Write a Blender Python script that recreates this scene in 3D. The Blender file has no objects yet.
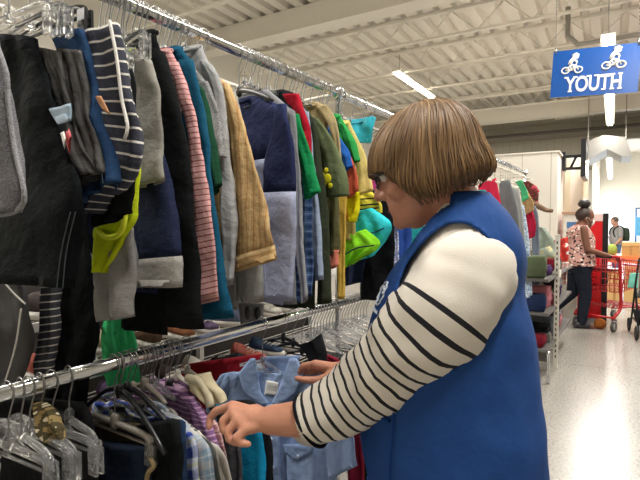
import bpy, bmesh, math, random
from mathutils import Vector, Matrix
import mathutils.noise as mn
random.seed(7)
PI = math.pi
scene = bpy.context.scene
col = scene.collection

# ------------------------------------------------------------ camera
FPX = 490.0
CAMZ = 1.42
YAW = math.radians(33.3)
PITCH = math.radians(2.1)
BYAW = math.radians(2.5)            # the building is turned a little against the clothes rack
S, K = math.sin(YAW), math.cos(YAW)
CAM = Vector((0, 0, CAMZ))
Fv = Vector((-S * math.cos(PITCH), K * math.cos(PITCH), -math.sin(PITCH)))
Rv = Vector((K, S, 0))
Uv = Rv.cross(Fv)
cam_data = bpy.data.cameras.new('camera')
cam_data.sensor_fit = 'HORIZONTAL'
cam_data.sensor_width = 36.0
cam_data.lens = FPX / 640 * 36.0
cam_data.clip_start = 0.02
cam = bpy.data.objects.new('camera', cam_data)
col.objects.link(cam)
rot = Matrix((Rv, Uv, -Fv)).transposed()
cam.matrix_world = Matrix.Translation(CAM) @ rot.to_4x4()
scene.camera = cam

def ray(px, py):
    return Fv + Rv * ((px - 320) / FPX) + Uv * ((240 - py) / FPX)
def at(px, py, d):                  # a point at depth d
    return CAM + ray(px, py) * d
def on_plane(px, py, p0, n):
    r = ray(px, py)
    return CAM + r * ((p0 - CAM).dot(n) / r.dot(n))
def on_z(px, py, z=0.0):
    return on_plane(px, py, Vector((0, 0, z)), Vector((0, 0, 1)))
def on_x(px, py, x):
    return on_plane(px, py, Vector((x, 0, 0)), Vector((1, 0, 0)))

# ------------------------------------------------------------ materials
def lin(h):
    if isinstance(h, str):
        h = h.lstrip('#')
        c = [int(h[i:i + 2], 16) / 255 for i in (0, 2, 4)]
        return tuple([x / 12.92 if x <= 0.04045 else ((x + 0.055) / 1.055) ** 2.4 for x in c] + [1.0])
    return h
MATS = {}
class NT:
    def __init__(s, name):
        s.m = bpy.data.materials.new(name); s.m.use_nodes = True
        s.t = s.m.node_tree; s.b = s.t.nodes['Principled BSDF']
    def n(s, typ, **kw):
        o = s.t.nodes.new(typ)
        for k, v in kw.items(): setattr(o, k, v)
        return o
    def l(s, a, b): s.t.links.new(a, b)
    def val(s, sock, v): sock.default_value = v
    def math(s, op, a, b=None):
        o = s.n('ShaderNodeMath', operation=op)
        for i, x in enumerate((a, b)):
            if x is None: continue
            if isinstance(x, (int, float)): o.inputs[i].default_value = x
            else: s.l(x, o.inputs[i])
        return o.outputs[0]
    def mix(s, fac, a, b, mode='MIX'):
        o = s.n('ShaderNodeMix', data_type='RGBA', blend_type=mode)
        for sock, x in ((o.inputs[0], fac), (o.inputs[6], a), (o.inputs[7], b)):
            if isinstance(x, (int, float, tuple)): sock.default_value = x
            elif isinstance(x, str): sock.default_value = lin(x)
            else: s.l(x, sock)
        return o.outputs[2]
    def noise(s, vec, scale, detail=2, rough=0.5):
        o = s.n('ShaderNodeTexNoise'); o.inputs['Scale'].default_value = scale
        o.inputs['Detail'].default_value = detail; o.inputs['Roughness'].default_value = rough
        if vec is not None: s.l(vec, o.inputs['Vector'])
        return o.outputs[0]
    def ramp(s, fac, stops, interp='CONSTANT'):
        o = s.n('ShaderNodeValToRGB'); r = o.color_ramp; r.interpolation = interp
        while len(r.elements) < len(stops): r.elements.new(0.5)
        for e, (p, c) in zip(r.elements, stops): e.position = p; e.color = lin(c)
        s.l(fac, o.inputs[0]); return o.outputs[0]
    def bump(s, h, strength, dist=0.01):
        o = s.n('ShaderNodeBump'); o.inputs['Strength'].default_value = strength
        o.inputs['Distance'].default_value = dist; s.l(h, o.inputs['Height'])
        s.l(o.outputs[0], s.b.inputs['Normal'])

def plain(name, c, rough=0.5, metal=0.0, **kw):
    if name in MATS: return MATS[name]
    t = NT(name)
    t.b.inputs['Roughness'].default_value = rough; t.b.inputs['Metallic'].default_value = metal
    tc = t.n('ShaderNodeTexCoord').outputs['Object']
    nz = t.noise(tc, 30, 3)
    a = lin(c); dk = tuple([x * 0.9 for x in a[:3]] + [1])
    t.l(t.mix(nz, dk, a), t.b.inputs['Base Color'])
    for k, v in kw.items(): t.b.inputs[k].default_value = v
    MATS[name] = t.m; return t.m

def emit(name, c, strength):
    if name in MATS: return MATS[name]
    t = NT(name)
    t.b.inputs['Base Color'].default_value = lin(c)
    t.b.inputs['Emission Color'].default_value = lin(c); t.b.inputs['Emission Strength'].default_value = strength
    MATS[name] = t.m; return t.m

def cloth(c, kind='plain', c2='#ffffff', c3=None, period=0.02, duty=0.25, axis='v', rough=0.85, name=None, scale=60, bump=0.5):
    key = ('cloth', c, kind, c2, c3, period, duty, axis, bump)
    if key in MATS: return MATS[key]
    t = NT(name or ('fabric_' + kind))
    t.b.inputs['Roughness'].default_value = rough
    t.b.inputs['Specular IOR Level'].default_value = 0.10
    uv = t.n('ShaderNodeTexCoord').outputs['UV']
    sep = t.n('ShaderNodeSeparateXYZ'); t.l(uv, sep.inputs[0])
    U_, V_ = sep.outputs[0], sep.outputs[1]
    ax = V_ if axis == 'v' else U_
    out = None
    if kind == 'plain':
        nz = t.noise(uv, 25, 4, 0.6)
        a = lin(c); out = t.mix(nz, tuple([x * 0.88 for x in a[:3]] + [1]), tuple([min(1, x * 1.08) for x in a[:3]] + [1]))
    elif kind == 'heather':
        nz = t.noise(uv, 420, 2, 0.7)
        f = t.math('MULTIPLY_ADD', nz, 2.4); f.node.inputs[2].default_value = -0.7
        f.node.use_clamp = True
        out = t.mix(f, c, c2)
    elif kind == 'stripe':
        fr = t.math('FRACT', t.math('MULTIPLY', ax, 1 / period))
        st = [(0, c2), (duty, c)]
        if c3: st += [(0.5 + duty * .5, c3), (0.5 + duty, c)]
        out = t.ramp(fr, st)
        nz = t.noise(uv, 300, 2); out = t.mix(t.math('MULTIPLY', nz, 0.12), out, '#555555')
    elif kind == 'plaid':
        fu = t.math('FRACT', t.math('MULTIPLY', U_, 1 / period)); fv = t.math('FRACT', t.math('MULTIPLY', V_, 1 / period))
        a = t.ramp(fu, [(0, c), (.45, c2), (.7, c3 or c2), (.8, c2)]); b = t.ramp(fv, [(0, c), (.45, c2), (.7, c3 or c2), (.8, c2)])
        out = t.mix(0.5, a, b)
    elif kind == 'flower':
        v = t.n('ShaderNodeTexVoronoi'); v.inputs['Scale'].default_value = scale; t.l(uv, v.inputs['Vector'])
        nz = t.noise(uv, scale * 1.3, 2)
        a = t.ramp(v.outputs['Distance'], [(0, c2), (0.3, c), (0.6, c)])
        out = t.mix(t.math('GREATER_THAN', nz, 0.57), a, c3 or c2)
    elif kind == 'camo':
        nz = t.noise(uv, scale, 2); out = t.ramp(nz, [(0, c), (.45, c2), (.58, c3 or c)])
    elif kind == 'denim':
        nz = t.noise(uv, 600, 2, 0.7); nb = t.noise(uv, 9, 2)
        out = t.mix(nb, t.mix(nz, c, c2), c)
    t.l(out, t.b.inputs['Base Color'])
    wv = t.noise(uv, 260, 2); wl = t.noise(uv, 13, 3, .55)
    hh = t.math('ADD', t.math('MULTIPLY', wv, .10), wl); t.bump(hh, bump, 0.03)
    MATS[key] = t.m; return t.m

CHROME = plain('chrome', '#d8dadc', 0.16, 1.0)
STEEL = plain('wire_steel', '#9a9a99', 0.32, 1.0)
def clear_plastic():
    t = NT('clear_plastic')
    t.b.inputs['Base Color'].default_value = (0.93, 0.94, 0.95, 1)
    t.b.inputs['Roughness'].default_value = 0.08
    t.b.inputs['Transmission Weight'].default_value = 0.93
    t.b.inputs['IOR'].default_value = 1.22
    return t.m
CLEAR = clear_plastic()
BLACKP = plain('black_plastic', '#16171a', 0.35)
WHITEP = plain('white_plastic', '#ece6d8', 0.4)
CREAMP = plain('cream_plastic', '#ddd6c4', 0.4)
SMOKE = plain('smoke_plastic', '#8d857b', 0.3)
DARKP = plain('dark_grey_plastic', '#3b3936', 0.35)

# ------------------------------------------------------------ mesh helpers
class MB:
    def __init__(s):
        s.bm = bmesh.new(); s.uv = s.bm.loops.layers.uv.new('UVMap')
    def face(s, vs, uvs=None):
        try: f = s.bm.faces.new(vs)
        except ValueError: return None
        f.smooth = True
        if uvs:
            for lp, u in zip(f.loops, uvs): lp[s.uv].uv = u
        return f
    def loft(s, rings, uvs=None, closed=True, cap0=True, cap1=True):
        vr = [[s.bm.verts.new(p) for p in r] for r in rings]
        n = len(rings[0])
        for i in range(len(rings) - 1):
            for j in range(n if closed else n - 1):
                k = (j + 1) % n
                q = [(i, j), (i, k), (i + 1, k), (i + 1, j)]
                if uvs:
                    uu = [uvs[a][b] if not (closed and b == 0 and k == 0) else uvs[a][0] for a, b in q]
                    if closed and k == 0 and len(uvs[0]) > n:
                        uu[1] = uvs[i][n]; uu[2] = uvs[i + 1][n]
                else: uu = None
                s.face([vr[a][b] for a, b in q], uu)
        for flag, r, ix in ((cap0, vr[0], 0), (cap1, vr[-1], -1)):
            if flag:
                f = s.face(r if ix else list(reversed(r)), (list(uvs[ix][:n]) if ix else list(reversed(uvs[ix][:n]))) if uvs else None)
        return vr
    def box(s, lo, hi, M=None):
        (x0, y0, z0), (x1, y1, z1) = lo, hi
        vs = [s.bm.verts.new((M @ Vector(p)) if M else p) for p in ((x0,y0,z0),(x1,y0,z0),(x1,y1,z0),(x0,y1,z0),(x0,y0,z1),(x1,y0,z1),(x1,y1,z1),(x0,y1,z1))]
        for q in ((0,3,2,1),(4,5,6,7),(0,1,5,4),(1,2,6,5),(2,3,7,6),(3,0,4,7)):
            f = s.face([vs[i] for i in q], [(vs[i].co.x + vs[i].co.y * .37, vs[i].co.z + vs[i].co.y * .61) for i in q])
            if f: f.smooth = False
    def tube(s, pts, r, n=8, cap=True, flat=None):
        pts = [Vector(p) for p in pts]
        rr = r if isinstance(r, (list, tuple)) else [r] * len(pts)
        t0 = (pts[1] - pts[0]).normalized()
        nrm = t0.orthogonal().normalized()
        rings = []; uvs = []; dist = 0
        for i, p in enumerate(pts):
            if i == 0: t = t0
            elif i == len(pts) - 1: t = (pts[-1] - pts[-2]).normalized()
            else: t = ((pts[i + 1] - p).normalized() + (p - pts[i - 1]).normalized())
            if t.length < 1e-6: t = t0
            t.normalize()
            nrm = (nrm - t * nrm.dot(t)); nrm.normalize()
            bn = t.cross(nrm)
            if i: dist += (p - pts[i - 1]).length
            rings.append([p + (nrm * math.cos(2*PI*j/n) + bn * math.sin(2*PI*j/n)) * rr[i] for j in range(n)])
            uvs.append([(2*PI*rr[i]*j/n, dist) for j in range(n + 1)])
        s.loft(rings, uvs, True, cap, cap)
    def capsule(s, p, q, r1, r2, n=12):
        p, q = Vector(p), Vector(q); d = q - p; L = d.length
        t = d.normalized() if L > 1e-6 else Vector((0, 0, 1))
        pts, rs = [], []
        for a in (0.05, 0.35, 0.7): pts.append(p - t * r1 * math.cos(a * PI/2)); rs.append(r1 * math.sin(a * PI/2))
        pts.append(p); rs.append(r1); pts.append(q); rs.append(r2)
        for a in (0.7, 0.35, 0.05): pts.append(q + t * r2 * math.cos(a * PI/2)); rs.append(r2 * math.sin(a * PI/2))
        s.tube(pts, rs, n)
    def ball(s, c, rx, ry=None, rz=None, M=None, n=14, m=9):
        ry = ry or rx; rz = rz or rx; c = Vector(c)
        rings = []
        for i in range(m + 1):
            th = 0.04 + (PI - 0.08) * i / m
            ring = [Vector((rx*math.sin(th)*math.cos(2*PI*j/n), ry*math.sin(th)*math.sin(2*PI*j/n), rz*math.cos(th))) for j in range(n)]
            rings.append([c + (M @ v if M else v) for v in ring])
        s.loft(list(reversed(rings)))
    def build(s, name, m, parent=None, loc=None, rz=None, link=True, smooth_angle=None):
        bmesh.ops.recalc_face_normals(s.bm, faces=s.bm.faces)
        me = bpy.data.meshes.new(name); s.bm.to_mesh(me); s.bm.free()
        for mm in (m if isinstance(m, (list, tuple)) else [m]): me.materials.append(mm)
        o = bpy.data.objects.new(name, me)
        if link: col.objects.link(o)
        if parent is not None: o.parent = parent
        if loc is not None: o.location = loc
        if rz is not None: o.rotation_euler[2] = rz
        return o

def tag(o, label, cat, group=None, kind=None):
    o['label'] = label; o['category'] = cat
    if group: o['group'] = group
    if kind: o['kind'] = kind
    return o
def struct(o, label=None):
    o['kind'] = 'structure'
    return o
def empty(name, loc, rz=0.0):
    o = bpy.data.objects.new(name, None); col.objects.link(o)
    o.empty_display_size = 0.05
    o.location = loc; o.rotation_euler[2] = rz
    return o
def copy_tree(o, parent=None):
    c = o.copy(); col.objects.link(c)
    if parent is not None: c.parent = parent
    for ch in list(o.children): copy_tree(ch, c)
    return c
def spline(P, n, sharp=False):
    """Catmull-Rom through P, n+1 samples evenly by index length"""
    P = [Vector(p) for p in P]
    if len(P) == 2: return [P[0].lerp(P[1], i / n) for i in range(n + 1)]
    L = [0]
    for a, b in zip(P, P[1:]): L.append(L[-1] + (b - a).length)
    out = []
    for i in range(n + 1):
        s = L[-1] * i / n
        k = 0
        while k < len(P) - 2 and L[k + 1] < s: k += 1
        t = (s - L[k]) / max(1e-9, L[k + 1] - L[k])
        p1, p2 = P[k], P[k + 1]
        if sharp: out.append(p1.lerp(p2, max(0, min(1, t)))); continue
        p0 = P[k - 1] if k else p1 * 2 - p2
        p3 = P[k + 2] if k + 2 < len(P) else p2 * 2 - p1
        out.append(0.5 * ((2*p1) + (p2-p0)*t + (2*p0-5*p1+4*p2-p3)*t*t + (3*p1-p0-3*p2+p3)*t**3))
    return out
# ------------------------------------------------------------ clothes rack and garments
XR = -1.1                            # the rails run along Y at this X
ZU, ZL = 1.97, 1.065                 # upper and lower rail heights
def y_of(px, X=XR):
    k = (px - 320) / FPX
    return -X * (K + S * k) / (S - k * K)
class Hang:
    """a plane across the rail, where one garment hangs; loc(px, py) -> its own x (towards the aisle) and z (from the rail)"""
    def __init__(s, hp, zr=ZU, yaw=0.0, y=None):
        s.y = y_of(hp) if y is None else y; s.zr = zr; s.yaw = math.radians(yaw)
        s.p0 = Vector((XR, s.y, zr))
        s.e = Vector((math.cos(s.yaw), math.sin(s.yaw), 0)); s.nrm = Vector((-math.sin(s.yaw), math.cos(s.yaw), 0))
    def loc(s, px, py):
        p = on_plane(px, py, s.p0, s.nrm)
        return Vector(((p - s.p0).dot(s.e), 0, p.z - s.zr))
    def locs(s, P): return [s.loc(*p) for p in P]

def strip(mb, Lp, Rp, yoff=0.0, th=0.012, rows=22, cols=10, amp=0.006, waves=2.0, seed=0.0, v0=0.0, f0=0.0, f1=1.0, hollow=True, grow=0.0, crumple=0.003, sharp=False):
    """a limp flattened tube of cloth between two edge lines (points with x and z); rows f0..f1 of it"""
    L = spline(Lp, rows, sharp); R = spline(Rp, rows, sharp)
    lo, hi = int(round(f0 * rows)), int(round(f1 * rows))
    rings, uvs = [], []
    dist = v0
    for i in range(rows + 1):
        if i:
            dist += ((L[i] + R[i]) / 2 - (L[i-1] + R[i-1]) / 2).length
        if i < lo or i > hi: continue
        v = i / rows
        a, b = L[i], R[i]
        ex = (b - a).normalized() if (b - a).length > 1e-6 else Vector((1, 0, 0))
        a = a - ex * grow; b = b + ex * grow
        W = (b - a).length
        front, back, uf = [], [], []
        for j in range(cols + 1):
            u = j / cols
            p = a.lerp(b, u)
            pr = max(0.0, 1 - abs(2*u - 1) ** 3) ** 0.5
            ramp = min(1.0, 0.25 + v * 1.4)
            w = amp * ramp * (math.sin(2*PI*waves*u + seed + 1.3*math.sin(v*3.1 + seed)) + 0.45*math.sin(2*PI*waves*2.3*u + seed*2.1 + v*4))
            q = Vector((p.x * 14 + seed * 3, seed * 5, p.z * 14))
            w += crumple * mn.noise(q) * 2.6 + crumple * .8 * mn.noise(q * 2.7)
            t2 = (th + grow) * (0.8 + 0.4 * mn.noise(q * 0.6 + Vector((3, 1, 2))))
            front.append(Vector((p.x, yoff + w - t2 * pr, p.z))); back.append(Vector((p.x, yoff + w + t2 * pr, p.z)))
            uf.append(W * u)
        ring = front + list(reversed(back[1:-1]))
        uv = [(x, dist) for x in uf] + [(x, dist) for x in reversed(uf[1:-1])] + [(uf[0], dist)]
        rings.append(ring); uvs.append(uv)
    if hollow and len(rings) > 2:    # the hem: the lower edge turns back inside
        last = rings[-1]; c = sum(last, Vector()) / len(last); up = (rings[-2][0] - last[0]).normalized() * 0.012
        rings.append([c + (p - c) * 0.93 + up * 0.1 for p in last]); uvs.append(uvs[-1])
        rings.append([c + (p - c) * 0.86 + up * 1.6 for p in last]); uvs.append(uvs[-1])
    mb.loft(rings, uvs)
    return dist

def hook_pts(stem_top, z0, h=0.0):
    """wire hook that goes round the rail; x toward the aisle, z from the rail's middle"""
    r = 0.0235
    P = []
    for a in range(200, -31, -23):
        P.append((r * math.cos(math.radians(a)), 0, r * math.sin(math.radians(a)) ))
    P += [(r * 0.55, 0, -r * 1.15), (0.004, 0, -r * 2.0), (0, 0, -r * 2.6), (0, 0, z0)]
    return P
HANGER_MESHES = {}
def hanger_mesh(kind, z0, half, drop):
    key = (kind, round(z0, 2), round(half, 2), drop)
    if key in HANGER_MESHES: return HANGER_MESHES[key]
    mh = MB(); mh.tube(spline(hook_pts(0, z0), 26), 0.0018, 6)
    b = MB()
    if kind == 'top':
        for s in (-1, 1):
            P = spline([(0, 0, z0 + .004), (s*half*.25, 0, z0 - .004), (s*half*.7, 0, z0 - drop*.55), (s*half, 0, z0 - drop)], 8)
            b.tube(P, [0.0075 - 0.002 * i / 8 for i in range(9)], 8)
        b.tube([(-half*.92, 0, z0 - drop*.92), (half*.92, 0, z0 - drop*.92)], 0.0035, 6)
        b.capsule((0, 0, z0 + .012), (0, 0, z0 - .006), 0.009, 0.010, 8)
    else:                            # a bar with two clips
        b.capsule((0, 0, z0 + .014), (0, 0, z0 - .004), 0.012, 0.012, 8)
        b.tube(spline([(-half, 0, z0 - .052), (-half, 0, z0 - .02), (-half*.84, 0, z0 - .003), (0, 0, z0), (half*.84, 0, z0 - .003), (half, 0, z0 - .02), (half, 0, z0 - .052)], 30), 0.0085, 8)
        b.tube([(-half*.9, 0, z0 - .022), (half*.9, 0, z0 - .022)], 0.004, 6)
    cl = []
    if kind == 'clip':
        for s in (-1, 1):
            c = MB(); cl.append(c)
            for yy in (-.007, .007):
                c.box((s*half - .013, yy - .003, z0 - .068), (s*half + .013, yy + .003, z0 - .012))
            c.box((s*half - .009, -.012, z0 - .044), (s*half + .009, .012, z0 - .036))
            c.box((s*half - .011, -.005, z0 - .03), (s*half + .011, .005, z0 - .024))
    out = []
    for nm, x in [('hook', mh), ('bar', b)] + [('clip', c) for c in cl]:
        bmesh.ops.recalc_face_normals(x.bm, faces=x.bm.faces)
        me = bpy.data.meshes.new(nm); x.bm.to_mesh(me); x.bm.free(); out.append(me)
    HANGER_MESHES[key] = out
    return out
def hanger(H, label, group, kind='top', z0=-0.09, half=0.17, drop=0.045, m=None, clipmat=None, dy=0.0):
    hk, br, *cl = hanger_mesh(kind, z0, half, drop)
    m = m or CLEAR
    root = empty('clothes_hanger' if kind == 'top' else 'clip_hanger', H.p0 + Vector((0, dy, 0)), H.yaw)
    tag(root, label, 'hanger', group)
    parts = [('hook', hk, STEEL), ('bar', br, m)]
    for c in cl: parts.append(('clip', c, clipmat or m))
    for nm, me, mm in parts:
        key = (me.name, mm.name)
        me2 = MATS.get(('hm',) + key)
        if me2 is None:
            me2 = me.copy(); me2.materials.clear(); me2.materials.append(mm); MATS[('hm',) + key] = me2
        o = bpy.data.objects.new(nm, me2); col.objects.link(o); o.parent = root
    return root

NG = [0]
USED = set()
def short(label):
    w = label.split()
    for n in range(3, 11):
        if n < len(w) and w[n] in ('with', 'beside', 'on', 'behind', 'next', 'hanging', 'reaching', 'mostly', 'in', 'squeezed', 'whose', 'showing', 'just', 'near', 'under', 'right', 'between', 'beyond', 'peeking', 'directly') and ' '.join(w[:n]) not in USED:
            USED.add(' '.join(w[:n])); return ' '.join(w[:n])
    return ' '.join(w[:10])
def top(name, label, cat, group, H, neck_y, Lp, Rp, hem_y, m, cuff=None, hem=None, sleeve_m=None, th=0.011, amp=0.006, waves=1.6,
        collar_m=None, hang='clear', hang_label=None, lp2=None, neck_w=0.062, body_w=None, buttons=None, extra=None):
    """a shirt, tee or sweater on its hanger: body, two sleeves, neckband, cuffs.  Lp, Rp: edges of the sleeve on the aisle side"""
    NG[0] += 1; seed = NG[0] * 1.7
    L = H.locs(Lp); R = H.locs(Rp)
    zn = H.loc(H_px(H), neck_y).z
    zn = max(R[0].z + 0.01, min(zn, -0.055))
    hem_z = on_plane(H_px(H), hem_y, H.p0, H.nrm).z - H.zr
    xs = max(0.10, min(R[0].x, 0.24)); zs = R[0].z
    bw = body_w or xs * 0.97
    mb = MB()
    bl = [(-neck_w, 0, zn), (-xs * .8, 0, zs + (zn - zs) * .25), (-xs, 0, zs - .03), (-bw, 0, zs - .16), (-bw, 0, hem_z)]
    br = [(-p[0], 0, p[2]) for p in bl]
    f = 1.0
    if hem: f = hem[0]
    strip(mb, bl, br, 0.004, th * 1.1, 26, 16, amp, waves * 1.6, seed, f1=f, hollow=(hem is None))
    root = mb.build(name, m, None, H.p0, H.yaw)
    tag(root, label, cat, group)
    if hem:
        mb = MB(); strip(mb, bl, br, 0.004, th * 1.1, 26, 16, amp, waves * 1.6, seed, f0=hem[0], grow=hem[2] if len(hem) > 2 else 0.0015)
        mb.build('hem_band', hem[1], root)
    sm = sleeve_m or m
    for sgn in (1, -1):
        l = [Vector((p.x * sgn, 0, p.z)) for p in L]; r = [Vector((p.x * sgn, 0, p.z)) for p in R]
        if sgn < 0: l, r = r, l
        mb = MB(); strip(mb, l, r, -0.006, th, 26, 8, amp * .8, waves * .7, seed + sgn, f1=(cuff[0] if cuff else 1), hollow=(cuff is None))
        s = mb.build('sleeve', sm, root)
        if cuff:
            mb = MB(); strip(mb, l, r, -0.006, th, 26, 8, amp * .8, waves * .7, seed + sgn, f0=cuff[0], grow=cuff[2] if len(cuff) > 2 else 0.0015)
            mb.build('cuff', cuff[1], s)
    mb = MB()                          # neckband
    N = 20
    mb.tube([(neck_w * .98 * math.cos(2*PI*i/N), 0.004 + (th + .008) * math.sin(2*PI*i/N), zn + .004 - 0.012 * (1 - math.sin(2*PI*i/N)) ) for i in range(N + 1)], 0.006, 6, cap=False)
    mb.build('neckband', collar_m or m, root)
    if hang:
        hm = {'clear': CLEAR, 'black': BLACKP, 'white': WHITEP, 'smoke': DARKP if H.zr > 1.5 else SMOKE}[hang]
        hn = {'clear': 'clear plastic', 'black': 'black plastic', 'white': 'white plastic', 'smoke': 'dark grey plastic'}[hang]
        hanger(H, hang_label or (hn + ' hanger holding the ' + short(label)), 'hangers in use on the ' + ('upper' if H.zr > 1.5 else 'lower') + ' rail',
               'top', zn + (.024 if hm is DARKP else -.004), max(.07, xs * .78), max(0.02, (zn - zs) * .8 + .012), hm)
    return root
def H_px(H):
    d = H.p0 - CAM
    return 320 + FPX * d.dot(Rv) / d.dot(Fv)
def drape(name, label, cat, group, H, Lp, Rp, m, th=0.013, amp=0.008, waves=1.5, yoff=0.0, rows=26, cols=12, extra_parts=(), hollow=True, crumple=0.004, wx=None):
    """anything of cloth that hangs down between two edges (trouser legs, bags, folded knits)"""
    NG[0] += 1
    L = H.locs(Lp); R = H.locs(Rp)
    mb = MB(); strip(mb, L, R, yoff, th, rows, cols, amp, waves, NG[0] * 2.3, hollow=hollow, crumple=crumple)
    root = mb.build(name, m, None, H.p0, H.yaw)
    if label: tag(root, label, cat, group)
    return root
def seam(parent, H, P, r, m, name='seam', yoff=-0.02):
    mb = MB(); mb.tube([p + Vector((0, yoff, 0)) for p in spline(H.locs(P), 24)], r, 6)
    return mb.build(name, m, parent)
# ------------------------------------------------------------ the rack
def rail(z, y0, y1, r=0.0165, x=XR):
    mb = MB(); mb.tube([(x, y0, z), (x, (y0+y1)/2, z), (x, y1, z)], r, 20)
    return mb
rack = empty('clothes_rack', (XR, 0, 0))
tag(rack, 'chrome two-level clothes rack running along the left of the aisle', 'clothes rack')
def rk(mb, nm, m=CHROME):
    o = mb.build(nm, m, rack); o.matrix_parent_inverse = Matrix.Translation((-XR, 0, 0)); return o
rk(rail(ZU, -.5, 5.9), 'upper_rail'); rk(rail(ZL, -.5, 3.3), 'lower_rail')
YJ = y_of(338)
for yy in (-.45, YJ, 3.28, 5.85):
    mb = MB()
    mb.tube([(XR, yy, 0.02), (XR, yy, 1.0), (XR, yy, ZU)], 0.0125, 14)
    rk(mb, 'upright')
    mb = MB(); mb.tube([(XR - .33, yy, .03), (XR, yy, .055), (XR + .33, yy, .03)], 0.016, 12)
    for s in (-1, 1): mb.capsule((XR + s*.33, yy, .03), (XR + s*.33, yy, .012), .018, .014, 10)
    rk(mb, 'foot')
    mb = MB(); mb.tube([(XR, yy - .035, ZU), (XR, yy, ZU), (XR, yy + .035, ZU)], 0.0215, 16)
    mb.ball((XR, yy, ZU + .006), .026, .022, .03); rk(mb, 'rail_joint')
mb = MB(); mb.tube([(XR - .26, -.45, ZU - .01), (XR - .26, 1.0, ZU - .01), (XR - .26, YJ, ZU - .01)], 0.009, 10)
for yy in (-.45, YJ): mb.tube([(XR - .26, yy, ZU - .01), (XR, yy, ZU)], 0.008, 8)
rk(mb, 'back_rod', WHITEP)

GU = 'garments on the upper rail'
c_black = cloth('#101213'); c_navy = cloth('#2a304c'); c_hg = cloth('#8d8b86', 'heather', '#b1aea7')
c_grey = cloth('#8f8f8e', 'heather', '#a9aaab'); c_cuffg = cloth('#7d7b77', 'heather', '#aaa69f')

# --- trousers and knits at the near end -----------------------------------
H = Hang(0, y=.36)
o = drape('knit_trousers', 'heather grey knit trouser leg with pale piped edge at the near end', 'trousers', GU, H,
      [(-45, 20), (-45, 120), (-40, 215)], [(-4, 40), (9, 90), (17, 150), (25, 190), (22, 212)], cloth('#3c3c40', 'heather', '#8a8a8e'), th=.022, amp=.004)
mb = MB(); mb.tube([p + Vector((0.002, -.004, 0)) for p in spline(H.locs([(-3, 40), (9, 75), (10, 100), (17, 150), (26, 190), (24, 206), (10, 214), (-20, 216)]), 30)], .0038, 8)
mb.build('piped_edge', cloth('#5e5e62', 'heather', '#a5a5a8'), o)
H = Hang(14)
o = drape('jeans', 'black denim jeans folded over a clear clip hanger at the near end of the rack', 'trousers', GU, H,
      [(8, 38), (-14, 80), (-32, 160), (-45, 277)], [(33, 37), (52, 85), (70, 150), (86, 198), (73, 288)], cloth('#0e1214', 'denim', '#090c0e'), th=.02, amp=.006, waves=1.2, cols=16)
seam(o, H, [(79, 212), (70, 250), (65, 288)], .0011, cloth('#4c5458'), yoff=-.016)
seam(o, H, [(83, 212), (74, 250), (70, 288)], .0011, cloth('#4c5458'), yoff=-.014)
hanger(H, 'clear clip hanger gripping the folded black denim jeans', 'clip hangers on the upper rail', 'clip', H.loc(22, 40).z + .055, .16, 0)
H = Hang(34, yaw=-6)
hanger(H, 'empty clear clip hanger above the charcoal knits at the near end', 'clip hangers on the upper rail', 'clip', H.loc(70, 8).z + .02, .17, 0)
H = Hang(24)
o = drape('charcoal_shorts', 'charcoal ribbed knit shorts gathered at the waist behind the black jeans', 'shorts', GU, H,
      [(40, 48), (52, 100), (66, 150), (80, 187)], [(62, 52), (72, 100), (84, 140), (97, 171)], cloth('#4b4a49', 'stripe', '#3b3a3a', period=.008, duty=.4, axis='u'), th=.014, amp=.007, waves=2.5)
mb = MB(); strip(mb, H.locs([(79, 139), (86, 156)]), H.locs([(83, 133), (90, 138)]), -.03, .002, 6, 4, 0, 1, 1); mb.build('price_tag', plain('red_tag', '#c8474a', .6), o)
mb = MB(); strip(mb, H.locs([(78, 136), (84, 152)]), H.locs([(84, 134), (87, 142)]), -.036, .0015, 6, 4, 0, 1, 1); mb.build('tag_face', plain('paper', '#efeae2', .7), o)
mb = MB(); strip(mb, H.locs([(65, 112), (73, 127)]), H.locs([(89, 107), (90, 124)]), -.03, .002, 6, 6, 0, 1, 1); mb.build('size_label', plain('label_blue', '#9fb4c4', .7), o)
H = Hang(31)
drape('charcoal_shorts', 'charcoal ribbed knit shorts beside the blue jeans, with no tag', 'shorts', GU, H,
      [(60, 50), (72, 100), (84, 145), (95, 178)], [(80, 50), (88, 95), (97, 135), (107, 174)], cloth('#565453', 'stripe', '#454443', period=.009, duty=.4, axis='u'), th=.014, amp=.007, waves=2.5)
H = Hang(40)
o = drape('jeans', 'faded blue denim jeans hanging between charcoal shorts and striped joggers', 'trousers', GU, H,
      [(52, 32), (76, 100), (84, 160), (83, 208)], [(86, 30), (100, 90), (114, 150), (121, 182)], cloth('#1f3655', 'denim', '#34557c'), th=.016, amp=.01, waves=2)
seam(o, H, [(86, 60), (98, 110), (108, 150), (113, 184)], .0012, cloth('#8fa6bd'), yoff=-.02)
H = Hang(50)
o = drape('striped_joggers', 'grey and white striped joggers with a drawstring, folded on a black clip hanger', 'trousers', GU, H,
      [(88, 36), (93, 80), (103, 125), (108, 165), (84, 214)], [(119, 23), (130, 75), (139, 130), (133, 175), (97, 214)],
      cloth('#3d3f4a', 'stripe', '#d5d1c9', period=.025, duty=.17), th=.018, amp=.008, waves=1.4, cols=14)
mb = MB(); mb.tube([p + Vector((0, -.028, 0)) for p in spline(H.locs([(100, 80), (96, 90), (95, 106), (96, 120)]), 12)], .0022, 8)
mb.tube([p + Vector((0, -.03, 0)) for p in spline(H.locs([(101, 80), (101, 92), (103, 104)]), 12)], .002, 8)
mb.build('drawstring', cloth('#cfc3b2'), o)
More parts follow.
